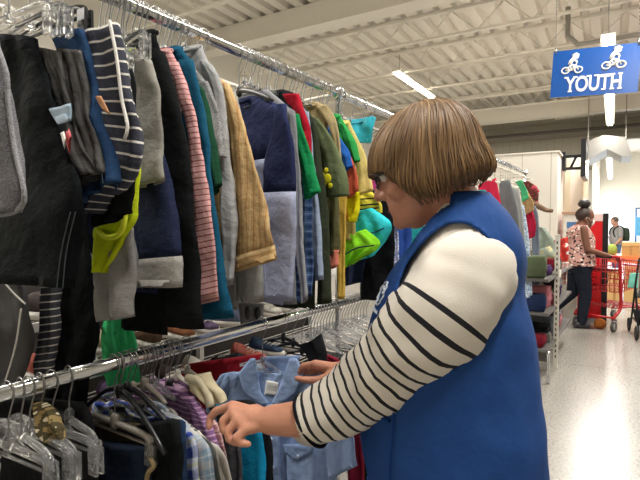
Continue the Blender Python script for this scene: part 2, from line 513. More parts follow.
mb = MB(); strip(mb, H.locs([(112, 100), (118, 112)]), H.locs([(119, 100), (126, 118)]), -.03, .002, 6, 4, 0, 1, 1); mb.build('price_tag', plain('orange_tag', '#c58a58', .6), o)
mb = MB(); mb.tube([p + Vector((0, -.02, 0)) for p in spline(H.locs([(119, 24), (126, 60), (131, 100), (137, 128), (134, 140)]), 20)], .0032, 8)
mb.build('waist_piping', cloth('#d9d6d0'), o)
hanger(H, 'black clip hanger holding the striped joggers', 'clip hangers on the upper rail', 'clip', H.loc(105, 22).z + .05, .15, 0, BLACKP)
H = Hang(62)
drape('black_shorts', 'black jersey shorts tucked behind the striped joggers', 'shorts', GU, H, [(100, 120), (100, 180), (96, 228)], [(137, 70), (140, 150), (131, 212)], c_black, th=.016)
H = Hang(84)
o = drape('sports_bra', 'lime yellow strappy sports top slipping off its hanger', 'top', GU, H,
      [(131, 165), (124, 196), (108, 212), (93, 232), (98, 270)], [(138, 165), (134, 205), (133, 225), (120, 250), (106, 273)], cloth('#b7c61e'), th=.016, amp=.008)
mb = MB(); mb.tube([p + Vector((0.0, -.02, 0)) for p in spline(H.locs([(112, 214), (106, 226), (112, 236), (124, 236), (131, 228), (134, 208)]), 20)], .006, 8)
mb.build('trim', cloth('#d3de3a'), o)
H = Hang(92)
drape('grey_jersey', 'crumpled grey jersey hanging low under the lime top', 'top', GU, H,
      [(97, 262), (99, 290), (105, 320)], [(134, 225), (131, 270), (128, 318)], cloth('#7d7c7a', 'heather', '#93918d'), th=.02, amp=.014, waves=2.2)
H = Hang(112)
o = drape('black_trousers', 'long black trousers hanging down past the lower rail', 'trousers', GU, H,
      [(50, 60), (60, 200), (52, 300), (46, 400), (44, 440)], [(70, 60), (88, 222), (103, 318), (92, 372), (84, 430)], c_black, th=.018, amp=.006, waves=1.2, rows=34)
H = Hang(46)
o = drape('track_trousers', 'dark grey satin track trousers with thin white piping at the near end', 'trousers', GU, H,
      [(-60, 200), (-55, 300), (-50, 400)], [(10, 230), (35, 330), (20, 395)], plain('satin_grey', '#2c2b2d', .4), th=.02, amp=.01)
seam(o, H, [(14, 277), (28, 292), (39, 302)], .002, cloth('#d8d5cd'), yoff=-.03)
seam(o, H, [(33, 307), (27, 345), (14, 388)], .002, cloth('#d8d5cd'), yoff=-.026)
H = Hang(68)
drape('striped_leggings', 'charcoal and white striped leggings hanging above the lower rail', 'trousers', GU, H,
      [(40, 150), (40, 270), (41, 330), (35, 388)], [(58, 150), (58, 270), (57, 330), (55, 388)], cloth('#44454c', 'stripe', '#d6d2cb', period=.018, duty=.17), th=.018, amp=.004, rows=34)

# --- tops, near to far ----------------------------------------------------
H = Hang(119)
top('sweatshirt', 'light grey sweatshirt with a yellow-green neckband on the upper rail', 'sweatshirt', GU, H, 52,
    [(138, 62), (136, 110), (136, 189)], [(153, 60), (163, 100), (166, 150), (167, 181)], 185, cloth('#8a8880', 'heather', '#a5a299'), collar_m=cloth('#9fb35a'), th=.014, amp=.003)
H = Hang(129)
top('long_sleeve_shirt', 'navy long-sleeved top with a heather grey cuff', 'top', GU, H, 90,
    [(140, 108), (138, 180), (136, 230), (135, 287)], [(155, 95), (172, 180), (181, 230), (184, 287)], 290, cloth('#262c46'), cuff=(.86, c_cuffg), th=.016, amp=.003)
H = Hang(141)
top('long_sleeve_shirt', 'plain black long-sleeved top reaching down to the lower rail', 'top', GU, H, 34,
    [(150, 46), (160, 140), (166, 240), (168, 326)], [(164, 52), (184, 120), (197, 220), (205, 329)], 330, c_black, th=.018, amp=.003)
H = Hang(156)
top('striped_tee', 'pink and white tee with thin red stripes', 'tee shirt', GU, H, 52,
    [(168, 63), (184, 110), (192, 170), (196, 230), (199, 305)], [(180, 62), (192, 95), (206, 165), (215, 225), (220, 300)], 300,
    cloth('#d9a9a6', 'stripe', '#8c3440', period=.0145, duty=.17, rough=.9), th=.012, amp=.002)
H = Hang(166)
top('sweater', 'teal blue sweater beside the pink striped tee', 'sweater', GU, H, 50,
    [(181, 62), (196, 110), (203, 180), (207, 250), (200, 319)], [(194, 60), (206, 110), (216, 190), (226, 260), (234, 318)], 320, cloth('#17506b'), th=.014, amp=.003)
H = Hang(173)
top('tee_shirt', 'dark green tee squeezed between teal and grey sweaters', 'tee shirt', GU, H, 66,
    [(194, 80), (202, 130), (214, 196)], [(206, 92), (216, 140), (223, 184)], 240, cloth('#1f4a34'), th=.012)
H = Hang(179)
top('knit_shirt', 'black and white flecked knit top on the upper rail', 'top', GU, H, 70,
    [(200, 84), (209, 115), (216, 158)], [(210, 82), (219, 110), (226, 158)], 190, cloth('#3d4145', 'heather', '#b9b8b4'), th=.012)
H = Hang(186)
top('sweater', 'pale heather grey sweater with a round shoulder in front of the yellow striped shirt', 'sweater', GU, H, 47,
    [(203, 60), (216, 95), (223, 170), (227, 285)], [(214, 66), (224, 90), (231, 160), (236, 225), (234, 285)], 290, c_grey, th=.016, amp=.004)
H = Hang(197)
top('striped_shirt', 'mustard and orange striped shirt with a wide flared sleeve', 'shirt', GU, H, 76,
    [(222, 86), (229, 120), (235, 190), (236, 272)], [(231, 84), (250, 140), (268, 200), (280, 259)], 262,
    cloth('#cdab78', 'stripe', '#b98a58', '#dcc797', period=.02, duty=.16, axis='u'), cuff=(.94, cloth('#cdab78', 'stripe', '#b98a58', '#dcc797', period=.018, duty=.2, axis='v')), th=.012, amp=.006, waves=2.4)
H = Hang(205)
top('hooded_shirt', 'stone grey top whose sleeve shows under the mustard striped sleeve', 'top', GU, H, 84,
    [(228, 92), (236, 160), (238, 230), (237, 302)], [(237, 92), (250, 150), (260, 220), (265, 302)], 306, cloth('#8f908b', 'heather', '#a3a49f'), th=.013)
H = Hang(240, yaw=-16)
top('two_tone_sweater', 'navy and lavender colour-block sweater hanging from a dark grey hanger', 'sweater', GU, H, 100,
    [(280, 106), (266, 160), (264, 205), (266, 301)], [(287, 104), (294, 140), (297, 200), (294, 301)], 296, cloth('#2b3257'),
    cuff=(.48, cloth('#aab0cb'), .0006), hem=(.44, cloth('#aab0cb'), .0006), th=.014, amp=.004, hang='smoke', neck_w=.075, collar_m=cloth('#1f2544'))
H = Hang(254)
top('sweater', 'mid grey sweater with a slim sleeve behind the navy and lavender sweater', 'sweater', GU, H, 92,
    [(290, 108), (296, 180), (296, 230), (304, 303)], [(296, 112), (301, 180), (305, 250), (310, 299)], 300, cloth('#85868a'), th=.012)
H = Hang(270, yaw=-6)
top('raglan_tee', 'black tee with red raglan sleeves on the upper rail', 'tee shirt', GU, H, 92,
    [(284, 95), (299, 130), (304, 168)], [(300, 94), (310, 125), (313, 164)], 240, cloth('#1d1e22'), sleeve_m=cloth('#a91a2c'), th=.012, collar_m=cloth('#17181b'))
H = Hang(262)
top('tee_shirt', 'kelly green tee hanging next to the navy and lavender sweater', 'tee shirt', GU, H, 102,
    [(289, 114), (300, 160), (306, 200)], [(300, 114), (312, 155), (321, 192)], 250, cloth('#17824a'), th=.013)
H = Hang(277)
top('plaid_shirt', 'dark blue plaid shirt mostly hidden behind the green tee', 'shirt', GU, H, 98,
    [(297, 112), (302, 200), (303, 296)], [(306, 112), (312, 200), (314, 296)], 300, cloth('#26385c', 'plaid', '#4d6690', '#8ca0c0', period=.03), th=.011)
H = Hang(284)
top('long_sleeve_shirt', 'pale blue-grey long-sleeved top beside the blue plaid shirt', 'top', GU, H, 102,
    [(302, 113), (308, 190), (316, 281)], [(310, 112), (319, 190), (325, 279)], 285, cloth('#8d9ab0'), th=.013)
H = Hang(290)
top('parka', 'dark olive parka reaching lower than its neighbours', 'jacket', GU, H, 108,
    [(309, 120), (317, 220), (318, 304)], [(316, 118), (328, 210), (332, 303)], 306, cloth('#32382a'), th=.016)
H = Hang(296)
top('printed_tee', 'olive green tee with a yellow print on its front', 'tee shirt', GU, H, 116,
    [(311, 122), (322, 160), (326, 198)], [(318, 118), (334, 140), (347, 175), (350, 196)], 240, cloth('#626d4d'), th=.013)
o = [x for x in scene.objects if x.name.startswith('printed_tee')][-1]
mb = MB()
for (px, py, r) in ((325, 176, .016), (331, 179, .018), (327, 184, .014), (321, 181, .011), (330, 171, .010), (334, 186, .010)):
    p = H.loc(px, py) + Vector((0, -.026, 0)); mb.ball(p, r, .004, r, n=10, m=6)
mb.build('print', cloth('#c8c02a'), o)
H = Hang(304)
top('khaki_shirt', 'khaki beige shirt with broad shoulders on the upper rail', 'shirt', GU, H, 104,
    [(318, 108), (330, 130), (337, 165)], [(328, 105), (337, 122), (343, 160)], 200, cloth('#a8966f'), th=.014)
H = Hang(308)
o = drape('olive_trousers', 'olive trousers leg with a coral patch below it', 'trousers', GU, H,
      [(322, 190), (328, 230), (328, 254)], [(338, 190), (339, 230), (338, 254)], cloth('#5b5a3c'), th=.014)
mb = MB(); strip(mb, H.locs([(328, 250), (329, 270)]), H.locs([(339, 250), (338, 266)]), 0, .016, 8, 8, .006, 1.5, 4); mb.build('patch', cloth('#c0705e'), o)
H = Hang(314)
o = drape('mustard_trousers', 'mustard yellow trousers hanging long on the upper rail', 'trousers', GU, H,
      [(333, 190), (337, 240), (337, 299)], [(347, 190), (346, 240), (344, 299)], cloth('#c3a247'), th=.013, amp=.004)
H = Hang(318)
top('tee_shirt', 'royal blue tee behind the olive printed tee', 'tee shirt', GU, H, 128,
    [(335, 142), (341, 160), (345, 172)], [(341, 138), (350, 152), (353, 166)], 220, cloth('#2a62b4'), th=.011)
H = Hang(322)
top('tee_shirt', 'coral red tee under the bright green one', 'tee shirt', GU, H, 136,
    [(340, 150), (346, 175), (346, 200)], [(347, 146), (357, 168), (360, 190)], 220, cloth('#b8553f'), th=.011)
H = Hang(326)
top('tee_shirt', 'bright green tee near the rail joint', 'tee shirt', GU, H, 116,
    [(338, 124), (346, 145), (353, 164)], [(345, 124), (356, 142), (361, 161)], 200, cloth('#2f9a4c'), th=.011)
H = Hang(330)
drape('yellow_vest', 'bright yellow vest bundle below the coral tee', 'top', GU, H, [(338, 190), (337, 210), (340, 221)], [(360, 192), (360, 210), (357, 222)], cloth('#d2cb18'), th=.016)
H = Hang(336)
top('tee_shirt', 'pale lemon yellow tee beside the turquoise bag', 'tee shirt', GU, H, 122,
    [(347, 136), (355, 165), (357, 197)], [(355, 132), (366, 155), (374, 190)], 240, cloth('#d6c278'), th=.013)
H = Hang(346)
o = drape('mesh_bag', 'turquoise see-through mesh bag hanging high on the rail', 'bag', GU, H, [(344, 121), (344, 130), (346, 142)], [(376, 117), (375, 130), (372, 143)], plain('turquoise_mesh', '#2fb3c9', .35), th=.02, amp=.01)
mb = MB(); mb.tube([p + Vector((0, -.01, 0)) for p in spline(H.locs([(346, 122), (358, 124), (374, 117)]), 10)], .006, 8); mb.build('rim', plain('turquoise_rim', '#1d93ad', .4), o)
H = Hang(338)
o = drape('lime_tutu', 'neon lime tulle skirt sticking out over the aqua one', 'skirt', GU, H, [(343, 238), (344, 255), (344, 268)], [(366, 229), (380, 246), (352, 264)], cloth('#8fe02f'), th=.02, amp=.014, waves=3)
seam(o, H, [(346, 256), (360, 248), (378, 245)], .003, cloth('#27333c'), 'ribbon', -.035)
H = Hang(343)
o = drape('aqua_tutu', 'aqua blue tulle skirt behind the neon lime one', 'skirt', GU, H, [(345, 215), (345, 240), (352, 262)], [(372, 208), (391, 226), (374, 256)], cloth('#38c9d3'), th=.02, amp=.014, waves=3)
seam(o, H, [(356, 232), (374, 233), (388, 228)], .003, cloth('#1f4a58'), 'ribbon', -.035)
H = Hang(348)
o = drape('neon_bodice', 'yellow bodice with black straps above the tulle skirts', 'top', GU, H, [(352, 192), (358, 205), (360, 214)], [(372, 192), (382, 203), (383, 213)], cloth('#d9cc4a'), th=.016)
for k, yy in enumerate((198, 204, 208)): seam(o, H, [(357, yy + 2), (368, yy + 1), (381, yy)], .003, cloth('#1b1d22'), 'strap', -.02)
H = Hang(350)
drape('navy_jacket', 'navy jacket hanging below the tulle skirts', 'jacket', GU, H, [(342, 200), (343, 250), (346, 286)], [(366, 200), (366, 250), (362, 282)], cloth('#1b2238'), th=.02)
H = Hang(356)
drape('black_coat', 'black coat hanging just left of the woman in the blue vest', 'jacket', GU, H, [(357, 190), (358, 240), (360, 300)], [(388, 190), (396, 240), (392, 300)], cloth('#131417'), th=.024)
H = Hang(363)
top('tee_shirt', 'magenta pink tee showing beside the face of the woman in the blue vest', 'tee shirt', GU, H, 170,
    [(376, 182), (376, 195), (376, 208)], [(384, 182), (392, 195), (398, 208)], 230, cloth('#c0408a'), th=.013)
H = Hang(368)
drape('blouse', 'dark purple top behind the yellow bodice', 'top', GU, H, [(372, 190), (376, 230), (380, 270)], [(392, 190), (394, 230), (394, 268)], cloth('#33264f'), th=.018)
H = Hang(374)
drape('patterned_dress', 'white and blue patterned dress hanging under the chin of the woman in the blue vest', 'dress', GU, H, [(386, 200), (388, 235), (389, 265)], [(397, 200), (399, 235), (399, 265)], cloth('#a9b4d4', 'flower', '#3f4f92', '#e8e6ee', scale=90), th=.014)
H = Hang(380)
drape('blue_dress', 'cobalt blue dress next to the patterned one', 'dress', GU, H, [(394, 190), (396, 240), (396, 300)], [(410, 190), (412, 240), (408, 300)], cloth('#2f4f9a'), th=.018)
H = Hang(386)
drape('teal_dress', 'teal dress half hidden by the chest of the woman in the blue vest', 'dress', GU, H, [(398, 185), (401, 240), (402, 310)], [(424, 185), (424, 240), (420, 310)], cloth('#2b9a9c'), th=.02)

# --- empty hangers crowding the upper rail -----------------------------------
EMPTY_U = [104, 109, 114, 124, 135, 146, 161, 170, 182, 245, 251, 259, 267, 275, 283, 293, 301, 311, 320, 327, 341, 352, 361, 371]
for i, hp in enumerate(EMPTY_U):
    H = Hang(hp + random.uniform(-.6, .6), yaw=random.uniform(-10, 10))
    hanger(H, 'bare clear plastic hanger squeezed between garments on the upper rail', 'spare clear hangers on the upper rail', 'top', random.uniform(-.11, -.09), .05, .02)
H = Hang(126, yaw=-14)
hanger(H, 'clear clip hanger sticking out above the light grey sweatshirt', 'clip hangers on the upper rail', 'clip', H.loc(140, 32).z, .13, 0)
H = Hang(112, yaw=-10)
hanger(H, 'clear clip hanger lower down beside the striped joggers', 'clip hangers on the upper rail', 'clip', H.loc(130, 48).z, .10, 0)

# --- second stretch of the rack, seen behind the woman -------------------------
GR = 'garments on the far stretch of the rack'
def far(name, label, cat, y, Lp, Rp, m, th=.02, amp=.008):
    Hh = Hang(0, y=y); o = drape(name, label, cat, GR, Hh, Lp, Rp, m, th=th, amp=amp)
    hanger(Hh, 'white plastic hanger holding the ' + short(label), 'hangers on the far stretch of the rack', 'top', max(-.2, min(-.06, Hh.loc(*Lp[0]).z + .01)), .15, .04, WHITEP)
    return o
far('blouse', 'bright crimson top just behind the shoulder of the blue vest', 'top', 4.05, [(478, 185), (482, 220), (486, 260)], [(496, 178), (502, 210), (506, 260)], cloth('#c22b46'))
far('blouse', 'teal top peeking out behind the blue vest shoulder', 'top', 3.8, [(468, 190), (472, 220), (480, 260)], [(486, 190), (492, 215), (498, 260)], cloth('#2a8a96'))
far('grey_jacket', 'slate grey jacket on the far stretch of the rack', 'jacket', 4.3, [(499, 182), (500, 220), (503, 290)], [(510, 180), (519, 220), (522, 290)], cloth('#6d7274'), th=.03)
far('blouse', 'pale grey top with an open collar on the far stretch', 'top', 4.5, [(508, 186), (512, 215), (514, 290)], [(519, 190), (524, 225), (526, 290)], cloth('#9c9d9b'))
far('patterned_trousers', 'pale blue patterned trousers on the far stretch', 'trousers', 4.7, [(514, 205), (517, 240), (522, 300)], [(524, 205), (529, 240), (533, 300)], cloth('#9fb3c9', 'flower', '#55708f', '#dfe3e8', scale=60))
far('green_tee', 'mint green tee on the far stretch of the rack', 'tee shirt', 4.8, [(515, 182), (520, 190), (522, 202)], [(522, 180), (527, 190), (529, 198)], cloth('#4fae7a'))
far('blouse', 'tan top on the far stretch of the rack', 'top', 4.9, [(520, 192), (522, 202), (524, 216)], [(528, 192), (534, 203), (534, 210)], cloth('#b28f66'))
far('crimson_trousers', 'crimson trousers on the far stretch of the rack', 'trousers', 5.0, [(523, 208), (526, 225), (528, 240)], [(532, 208), (536, 225), (535, 236)], cloth('#a51f3c'))
far('blouse', 'blue-grey top on the far stretch behind crimson trousers', 'top', 5.1, [(528, 205), (531, 225), (533, 300)], [(536, 206), (539, 225), (540, 300)], cloth('#77808f'))
o = far('print_jacket', 'brown print jacket with pink flowers and one sleeve stretched out', 'jacket', 5.25, [(521, 182), (528, 192), (530, 206)], [(529, 181), (538, 189), (538, 204)], cloth('#4a3a30', 'flower', '#7a4a3c', '#c8505c', scale=60))
Hh = Hang(0, y=5.25)
mb = MB()
P = [Hh.loc(*q) for q in ((531, 202), (538, 206), (546, 210), (553, 211))]
mb.tube(spline(P, 14), [.035 - .018 * i / 14 for i in range(15)], 10)
mb.build('sleeve', cloth('#7d6552', 'flower', '#5a4638', '#a58a74', scale=60), o)
mb = MB(); mb.ball(Hh.loc(534, 188), .03, .03, .03); mb.ball(Hh.loc(537, 191), .022, .02, .02); mb.build('flower', cloth('#c0505c'), o)
for i, y in enumerate((3.9, 4.15, 4.4, 4.6, 4.75, 5.05, 5.35, 5.45)):
    Hh = Hang(0, y=y, yaw=random.uniform(-12, 12))
    hanger(Hh, 'bare white hanger on the far stretch of the rack behind the woman', 'spare white hangers on the far stretch', 'top', -.075, .15, .04, WHITEP)
# ------------------------------------------------------------ lower rail
GL = 'garments on the lower rail'
def HL(px, yaw=0, **k): return Hang(px, ZL, yaw, **k)
# empty clear clip hangers at the near end
for i, (hp, yaw, dz) in enumerate(((4, 4, -.115), (17, -6, -.10), (26, 2, -.105), (37, -4, -.10), (49, 5, -.11))):
    H = HL(hp, yaw)
    hanger(H, 'empty clear clip hanger at the near end of the lower rail', 'empty clear clip hangers on the lower rail', 'clip', dz, .145, 0)
H = HL(66, -8)
hanger(H, 'clear clip hanger whose wire hook stands highest at the near end of the lower rail', 'clip hangers on the lower rail', 'clip', -.105, .13, 0)
H = HL(2, -12, y=.44)
hanger(H, 'cream plastic hanger at the very near end of the lower rail', 'hangers in use on the lower rail', 'top', -.115, .10, .09, CREAMP)
H = HL(30)
drape('camouflage_shorts', 'olive and cream camouflage shorts behind the empty clear hangers', 'shorts', GL, H, [(34, 403), (36, 420), (42, 440)], [(42, 404), (56, 422), (62, 442)], cloth('#8a774f', 'camo', '#4d4530', '#d8ccb0', scale=40), th=.012)
H = HL(112)
hanger(H, 'smoky clear clip hanger holding the dark navy jeans on the lower rail', 'clip hangers on the lower rail', 'clip', H.loc(118, 424).z, .14, 0, SMOKE, CLEAR)
drape('jeans', 'dark navy jeans clipped to a smoky hanger on the lower rail', 'trousers', GL, H, [(88, 440), (92, 470), (96, 640)], [(150, 446), (152, 480), (150, 640)], cloth('#161d2b', 'denim', '#202b3f'), th=.018)
H = HL(119)
drape('olive_trousers', 'dull olive trousers behind the smoky clip hanger', 'trousers', GL, H, [(94, 420), (96, 440), (98, 560)], [(140, 424), (146, 445), (146, 560)], cloth('#5c533f'), th=.012)
for i, (hp, yaw, lab) in enumerate(((117, -6, 'wide black plastic hanger above the dark navy jeans'), (125, 3, 'black plastic hanger holding the black jersey with a rope belt'))):
    hanger(HL(hp, yaw), lab, 'hangers in use on the lower rail', 'top', -.075, .2, .10, BLACKP)
H = HL(122)
o = drape('black_jersey', 'black jersey bunched on the lower rail with a rope belt', 'top', GL, H, [(130, 425), (140, 450), (150, 620)], [(172, 420), (184, 440), (184, 620)], c_black, th=.02, amp=.01)
mb = MB(); mb.tube([p + Vector((0, -.035, 0)) for p in spline(H.locs([(162, 452), (166, 460), (160, 468), (158, 490)]), 14)], .006, 8); mb.build('rope_belt', cloth('#8f7d5c'), o)
H = HL(129)
o = drape('jeans', 'blue-black jeans with a blue seam next to the plaid shirts', 'trousers', GL, H, [(160, 425), (168, 450), (172, 620)], [(178, 420), (188, 440), (190, 620)], cloth('#1b2a40', 'denim', '#2c405f'), th=.014)

def low_top(name, label, cat, hp, neck, Lp, Rp, m, hook='black', **k):
    return top(name, label, cat, GL, HL(hp), neck, Lp, Rp, 640, m, hang=hook, **k)
low_top('plaid_shirt', 'blue, white and yellow plaid shirt on the lower rail', 'shirt', 139, 408, [(176, 430), (178, 450), (186, 560)], [(186, 428), (200, 450), (208, 560)], cloth('#33458a', 'plaid', '#aeb5c4', '#b9b845', period=.05))
low_top('checked_shirt', 'white shirt with pale blue checks on the lower rail', 'shirt', 148, 410, [(182, 432), (190, 450), (198, 560)], [(194, 426), (214, 458), (220, 560)], cloth('#b9b7b4', 'plaid', '#86a0b6', '#c8d2da', period=.045))
low_top('grey_shirt', 'grey and cream striped shirt on the lower rail', 'shirt', 157, 412, [(191, 432), (205, 460), (216, 580)], [(200, 430), (222, 460), (236, 580)], cloth('#6a6a66', 'stripe', '#c9c5bb', period=.03, duty=.3, axis='u'), hook='smoke')
low_top('white_shirt', 'off-white shirt edge on the lower rail between grey striped and purple shirts', 'shirt', 164, 416, [(199, 440), (214, 468), (224, 580)], [(208, 436), (230, 466), (246, 580)], cloth('#cfcac0'), hook='clear')
low_top('purple_shirt', 'purple shirt with thin pink stripes on the lower rail', 'shirt', 168, 385, [(182, 396), (198, 425), (214, 560)], [(196, 396), (216, 430), (226, 470), (236, 560)], cloth('#7d5a85', 'stripe', '#b993b0', period=.014, duty=.3), hook='black', th=.015, collar_m=cloth('#795b80'))
low_top('plaid_shirt', 'dusky pink plaid shirt just behind the purple striped one', 'shirt', 174, 392, [(200, 415), (214, 445), (222, 560)], [(212, 415), (226, 445), (236, 560)], cloth('#8f6468', 'plaid', '#c3a09c', '#5b4348', period=.03), hook='smoke')
drape('charcoal_tee', 'charcoal tee next to the turquoise one on the lower rail', 'tee shirt', GL, HL(184), [(208, 405), (222, 440), (232, 600)], [(226, 412), (240, 445), (250, 600)], cloth('#46464a'), th=.012)
drape('turquoise_tee', 'turquoise tee under the hand of the woman in the blue vest', 'tee shirt', GL, HL(197), [(216, 404), (230, 440), (236, 600)], [(240, 403), (263, 432), (272, 600)], cloth('#1583ae'), th=.016, amp=.005)
drape('black_tee', 'black tee peeking past the turquoise tee', 'tee shirt', GL, HL(207), [(236, 400), (250, 440), (258, 600)], [(253, 402), (270, 432), (279, 600)], cloth('#17181a'), th=.014)
H = HL(176)
o = drape('cream_scarf', 'cream towelling garment rolled over a wire hanger on the lower rail', 'scarf', GL, H, [(190, 376), (196, 390), (208, 402)], [(208, 374), (219, 388), (222, 404)], cloth('#cabd9c'), th=.024, amp=.01)
mb = MB(); mb.tube([p + Vector((0, -.02, 0)) for p in spline(H.locs([(193, 376), (206, 380), (214, 392), (216, 404)]), 14)], .012, 8); mb.build('roll', cloth('#d8cdb0'), o)
hanger(H, 'wire hanger holding the cream towelling garment', 'hangers in use on the lower rail', 'top', -.085, .07, .03, WHITEP)
H = HL(288)
drape('pale_blue_tee', 'pale grey-blue tee directly behind the light blue shirt', 'tee shirt', GL, H, [(214, 382), (216, 420), (220, 560)], [(262, 362), (300, 420), (300, 560)], cloth('#a9b4c4'), th=.014)
# the light blue shirt the woman is looking at
H = HL(262, -4)
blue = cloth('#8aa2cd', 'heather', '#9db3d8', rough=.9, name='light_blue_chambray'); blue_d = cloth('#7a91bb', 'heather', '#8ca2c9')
def ms(Lp, Rp, yoff, th, m, nm, parent, rows=20, cols=10, amp=.004, waves=2, hollow=False, seed=1.0, sharp=False):
    mb = MB(); strip(mb, H.locs(Lp), H.locs(Rp), yoff, th, rows, cols, amp, waves, seed, hollow=hollow, sharp=sharp, crumple=.0008 if sharp else .003)
    return mb.build(nm, m, parent, None if parent else H.p0, None if parent else H.yaw)
shirt = ms([(262, 386), (236, 372), (222, 384), (229, 440), (232, 640)], [(277, 384), (314, 372), (333, 392), (336, 440), (334, 640)], 0, .016, blue, 'light_blue_shirt', None, 40, 26, .006, 3.2, True)
tag(shirt, 'light blue short-sleeved button-up shirt held open by the woman in the blue vest', 'shirt', GL)
ms([(318, 374), (322, 420), (332, 477)], [(325, 371), (350, 408), (361, 463)], -.012, .02, blue, 'sleeve', shirt, 24, 12, .006, 1.4, True, 3)
ms([(222, 374), (208, 405), (200, 452)], [(234, 372), (228, 410), (226, 458)], .0, .018, blue, 'sleeve', shirt, 24, 12, .006, 1.4, True, 5)
ms([(258, 358), (262, 372), (268, 392)], [(296, 357), (290, 374), (279, 392)], .024, .004, blue_d, 'back_yoke', shirt, 12, 10, 0, 1)
ms([(269, 379), (268, 393)], [(283, 381), (282, 394)], -.019, .002, plain('neck_label_cloth', '#d9d9d6', .8), 'neck_label', shirt, 6, 6, 0, 1)
mb = MB()                             # lines of unreadable small print on the woven label
for yy in (384, 387.5):
    for k in range(6):
        a = H.loc(270.8 + k * 1.8, yy); b = H.loc(271.9 + k * 1.8, yy); mb.tube([a + Vector((0, -.0222, 0)), b + Vector((0, -.0222, 0))], .0009, 4)
mb.build('label_print', plain('label_ink', '#8f9298', .7), shirt)
ms([(255, 357), (243, 372), (249, 393), (269, 404)], [(260, 357), (263, 378), (266, 392), (275, 402)], -.022, .004, blue, 'collar', shirt, 16, 8, .0, 1, sharp=True)
ms([(294, 357), (287, 376), (281, 392), (275, 402)], [(301, 357), (309, 374), (300, 392), (282, 405)], -.022, .004, blue, 'collar', shirt, 16, 8, .0, 1, sharp=True)
ms([(270, 402), (273, 430), (276, 640)], [(281, 402), (284, 430), (287, 640)], -.022, .004, blue, 'placket', shirt, 30, 6, 0, 1)
ms([(291, 444), (291, 470), (293, 510)], [(318, 444), (319, 470), (318, 512)], -.022, .005, blue, 'pocket', shirt, 14, 8, .0, 1, sharp=True)
ms([(289, 441), (290, 449), (298, 456)], [(320, 441), (319, 449), (304, 456)], -.029, .004, blue_d, 'pocket_flap', shirt, 8, 8, 0, 1, sharp=True)
for i, (px, py) in enumerate(((276, 408), (277.5, 436), (279, 464), (280, 492), (305, 452))):
    mb = MB(); p = H.loc(px, py) + Vector((0, -.030 if px < 300 else -.036, 0)); mb.ball(p, .0055, .0022, .0055, n=12, m=6); mb.build('button', plain('button_pearl', '#c9d2dc', .25), shirt)
hanger(H, 'clear plastic hanger with a wide hook holding the light blue shirt', 'hangers in use on the lower rail', 'top', H.loc(278, 366).z, .11, .03, CLEAR)

# right of the shirt
for nm, lab, cat, hp, L, R, c in (
    ('black_tee', 'black tee hanging right behind the light blue shirt', 'tee shirt', 283, [(298, 345), (312, 380), (318, 560)], [(316, 340), (326, 352), (334, 560)], '#17181b'),
    ('maroon_tee', 'maroon tee with a white neck tape beyond the light blue shirt', 'tee shirt', 293, [(318, 352), (340, 400), (352, 560)], [(336, 358), (360, 385), (368, 560)], '#6d1526'),
    ('dark_green_shirt', 'dark green shirt between the light blue shirt and the blue vest', 'shirt', 302, [(330, 360), (352, 420), (356, 600)], [(345, 358), (370, 400), (376, 600)], '#16261d')):
    H2 = HL(hp, 4)
    o = drape(nm, lab, cat, GL, H2, L, R, cloth(c), th=.016)
    hanger(H2, 'wire hook hanger holding the ' + short(lab), 'hangers in use on the lower rail', 'top', H2.loc(*L[0]).z + .02, .07, .02, BLACKP)
    if nm == 'maroon_tee':
        mb = MB(); mb.tube([p + Vector((0, -.02, 0)) for p in spline(H2.locs([(319, 354), (322, 360), (320, 368)]), 8)], .004, 6); mb.build('neck_tape', plain('tape_white', '#dcd8d0', .8), o)
for k in range(20):
    H2 = HL(308 + k * 3.1, random.uniform(-5, 5))
    hanger(H2, 'empty clear plastic hanger in the tight bunch beside the blue vest', 'bunch of empty clear hangers on the lower rail', 'top', -.10 - .012 * (k % 3), .18, .05)
for k, hp in enumerate((118, 131, 143, 152, 186)):
    H2 = HL(hp + random.uniform(-.5, .5), random.uniform(-8, 8))
    hanger(H2, 'bare smoky hanger squeezed between garments on the lower rail', 'spare smoky hangers on the lower rail', 'top', -.08, .09, .03, SMOKE if k % 3 else CLEAR)

# ------------------------------------------------------------ shoe shelving behind the rack
XS = -1.62
shelf = empty('shoe_shelving', (XS - .2, 1.2, 0)); tag(shelf, 'white wire shoe shelving seen behind the clothes rack', 'shelving')
inv = Matrix.Translation((-XS + .2, -1.2, 0))
WIRE = plain('white_wire', '#d9d6cf', .4)
levels = [on_x(145, y, XS).z for y in (305, 330)]
levels = [levels[0], levels[0] - .2, levels[0] - .42, levels[0] - .64]
Y0, Y1 = -.3, 3.0
for z in levels:
    mb = MB()
    mb.box((XS - .012, Y0, z - .03), (XS, Y1, z))
    for k in range(9): x = XS - .04 - k * .045; mb.tube([(x, Y0, z - .01), (x, Y1, z - .01)], .003, 5)
    for k in range(24): y = Y0 + .1 + k * .135; mb.tube([(XS, y, z - .016), (XS - .42, y, z - .016)], .003, 5)
    o = mb.build('shelf', WIRE, shelf); o.matrix_parent_inverse = inv
for y in (Y0, .95, 1.9, Y1):
    for x in (XS - .43, ):
        mb = MB(); mb.box((x - .015, y - .015, 0), (x + .015, y + .015, 1.75)); o = mb.build('post', WIRE, shelf); o.matrix_parent_inverse = inv
    mb = MB(); mb.box((XS - .43, y - .012, .02), (XS - .02, y + .012, .07)); o = mb.build('foot', WIRE, shelf); o.matrix_parent_inverse = inv
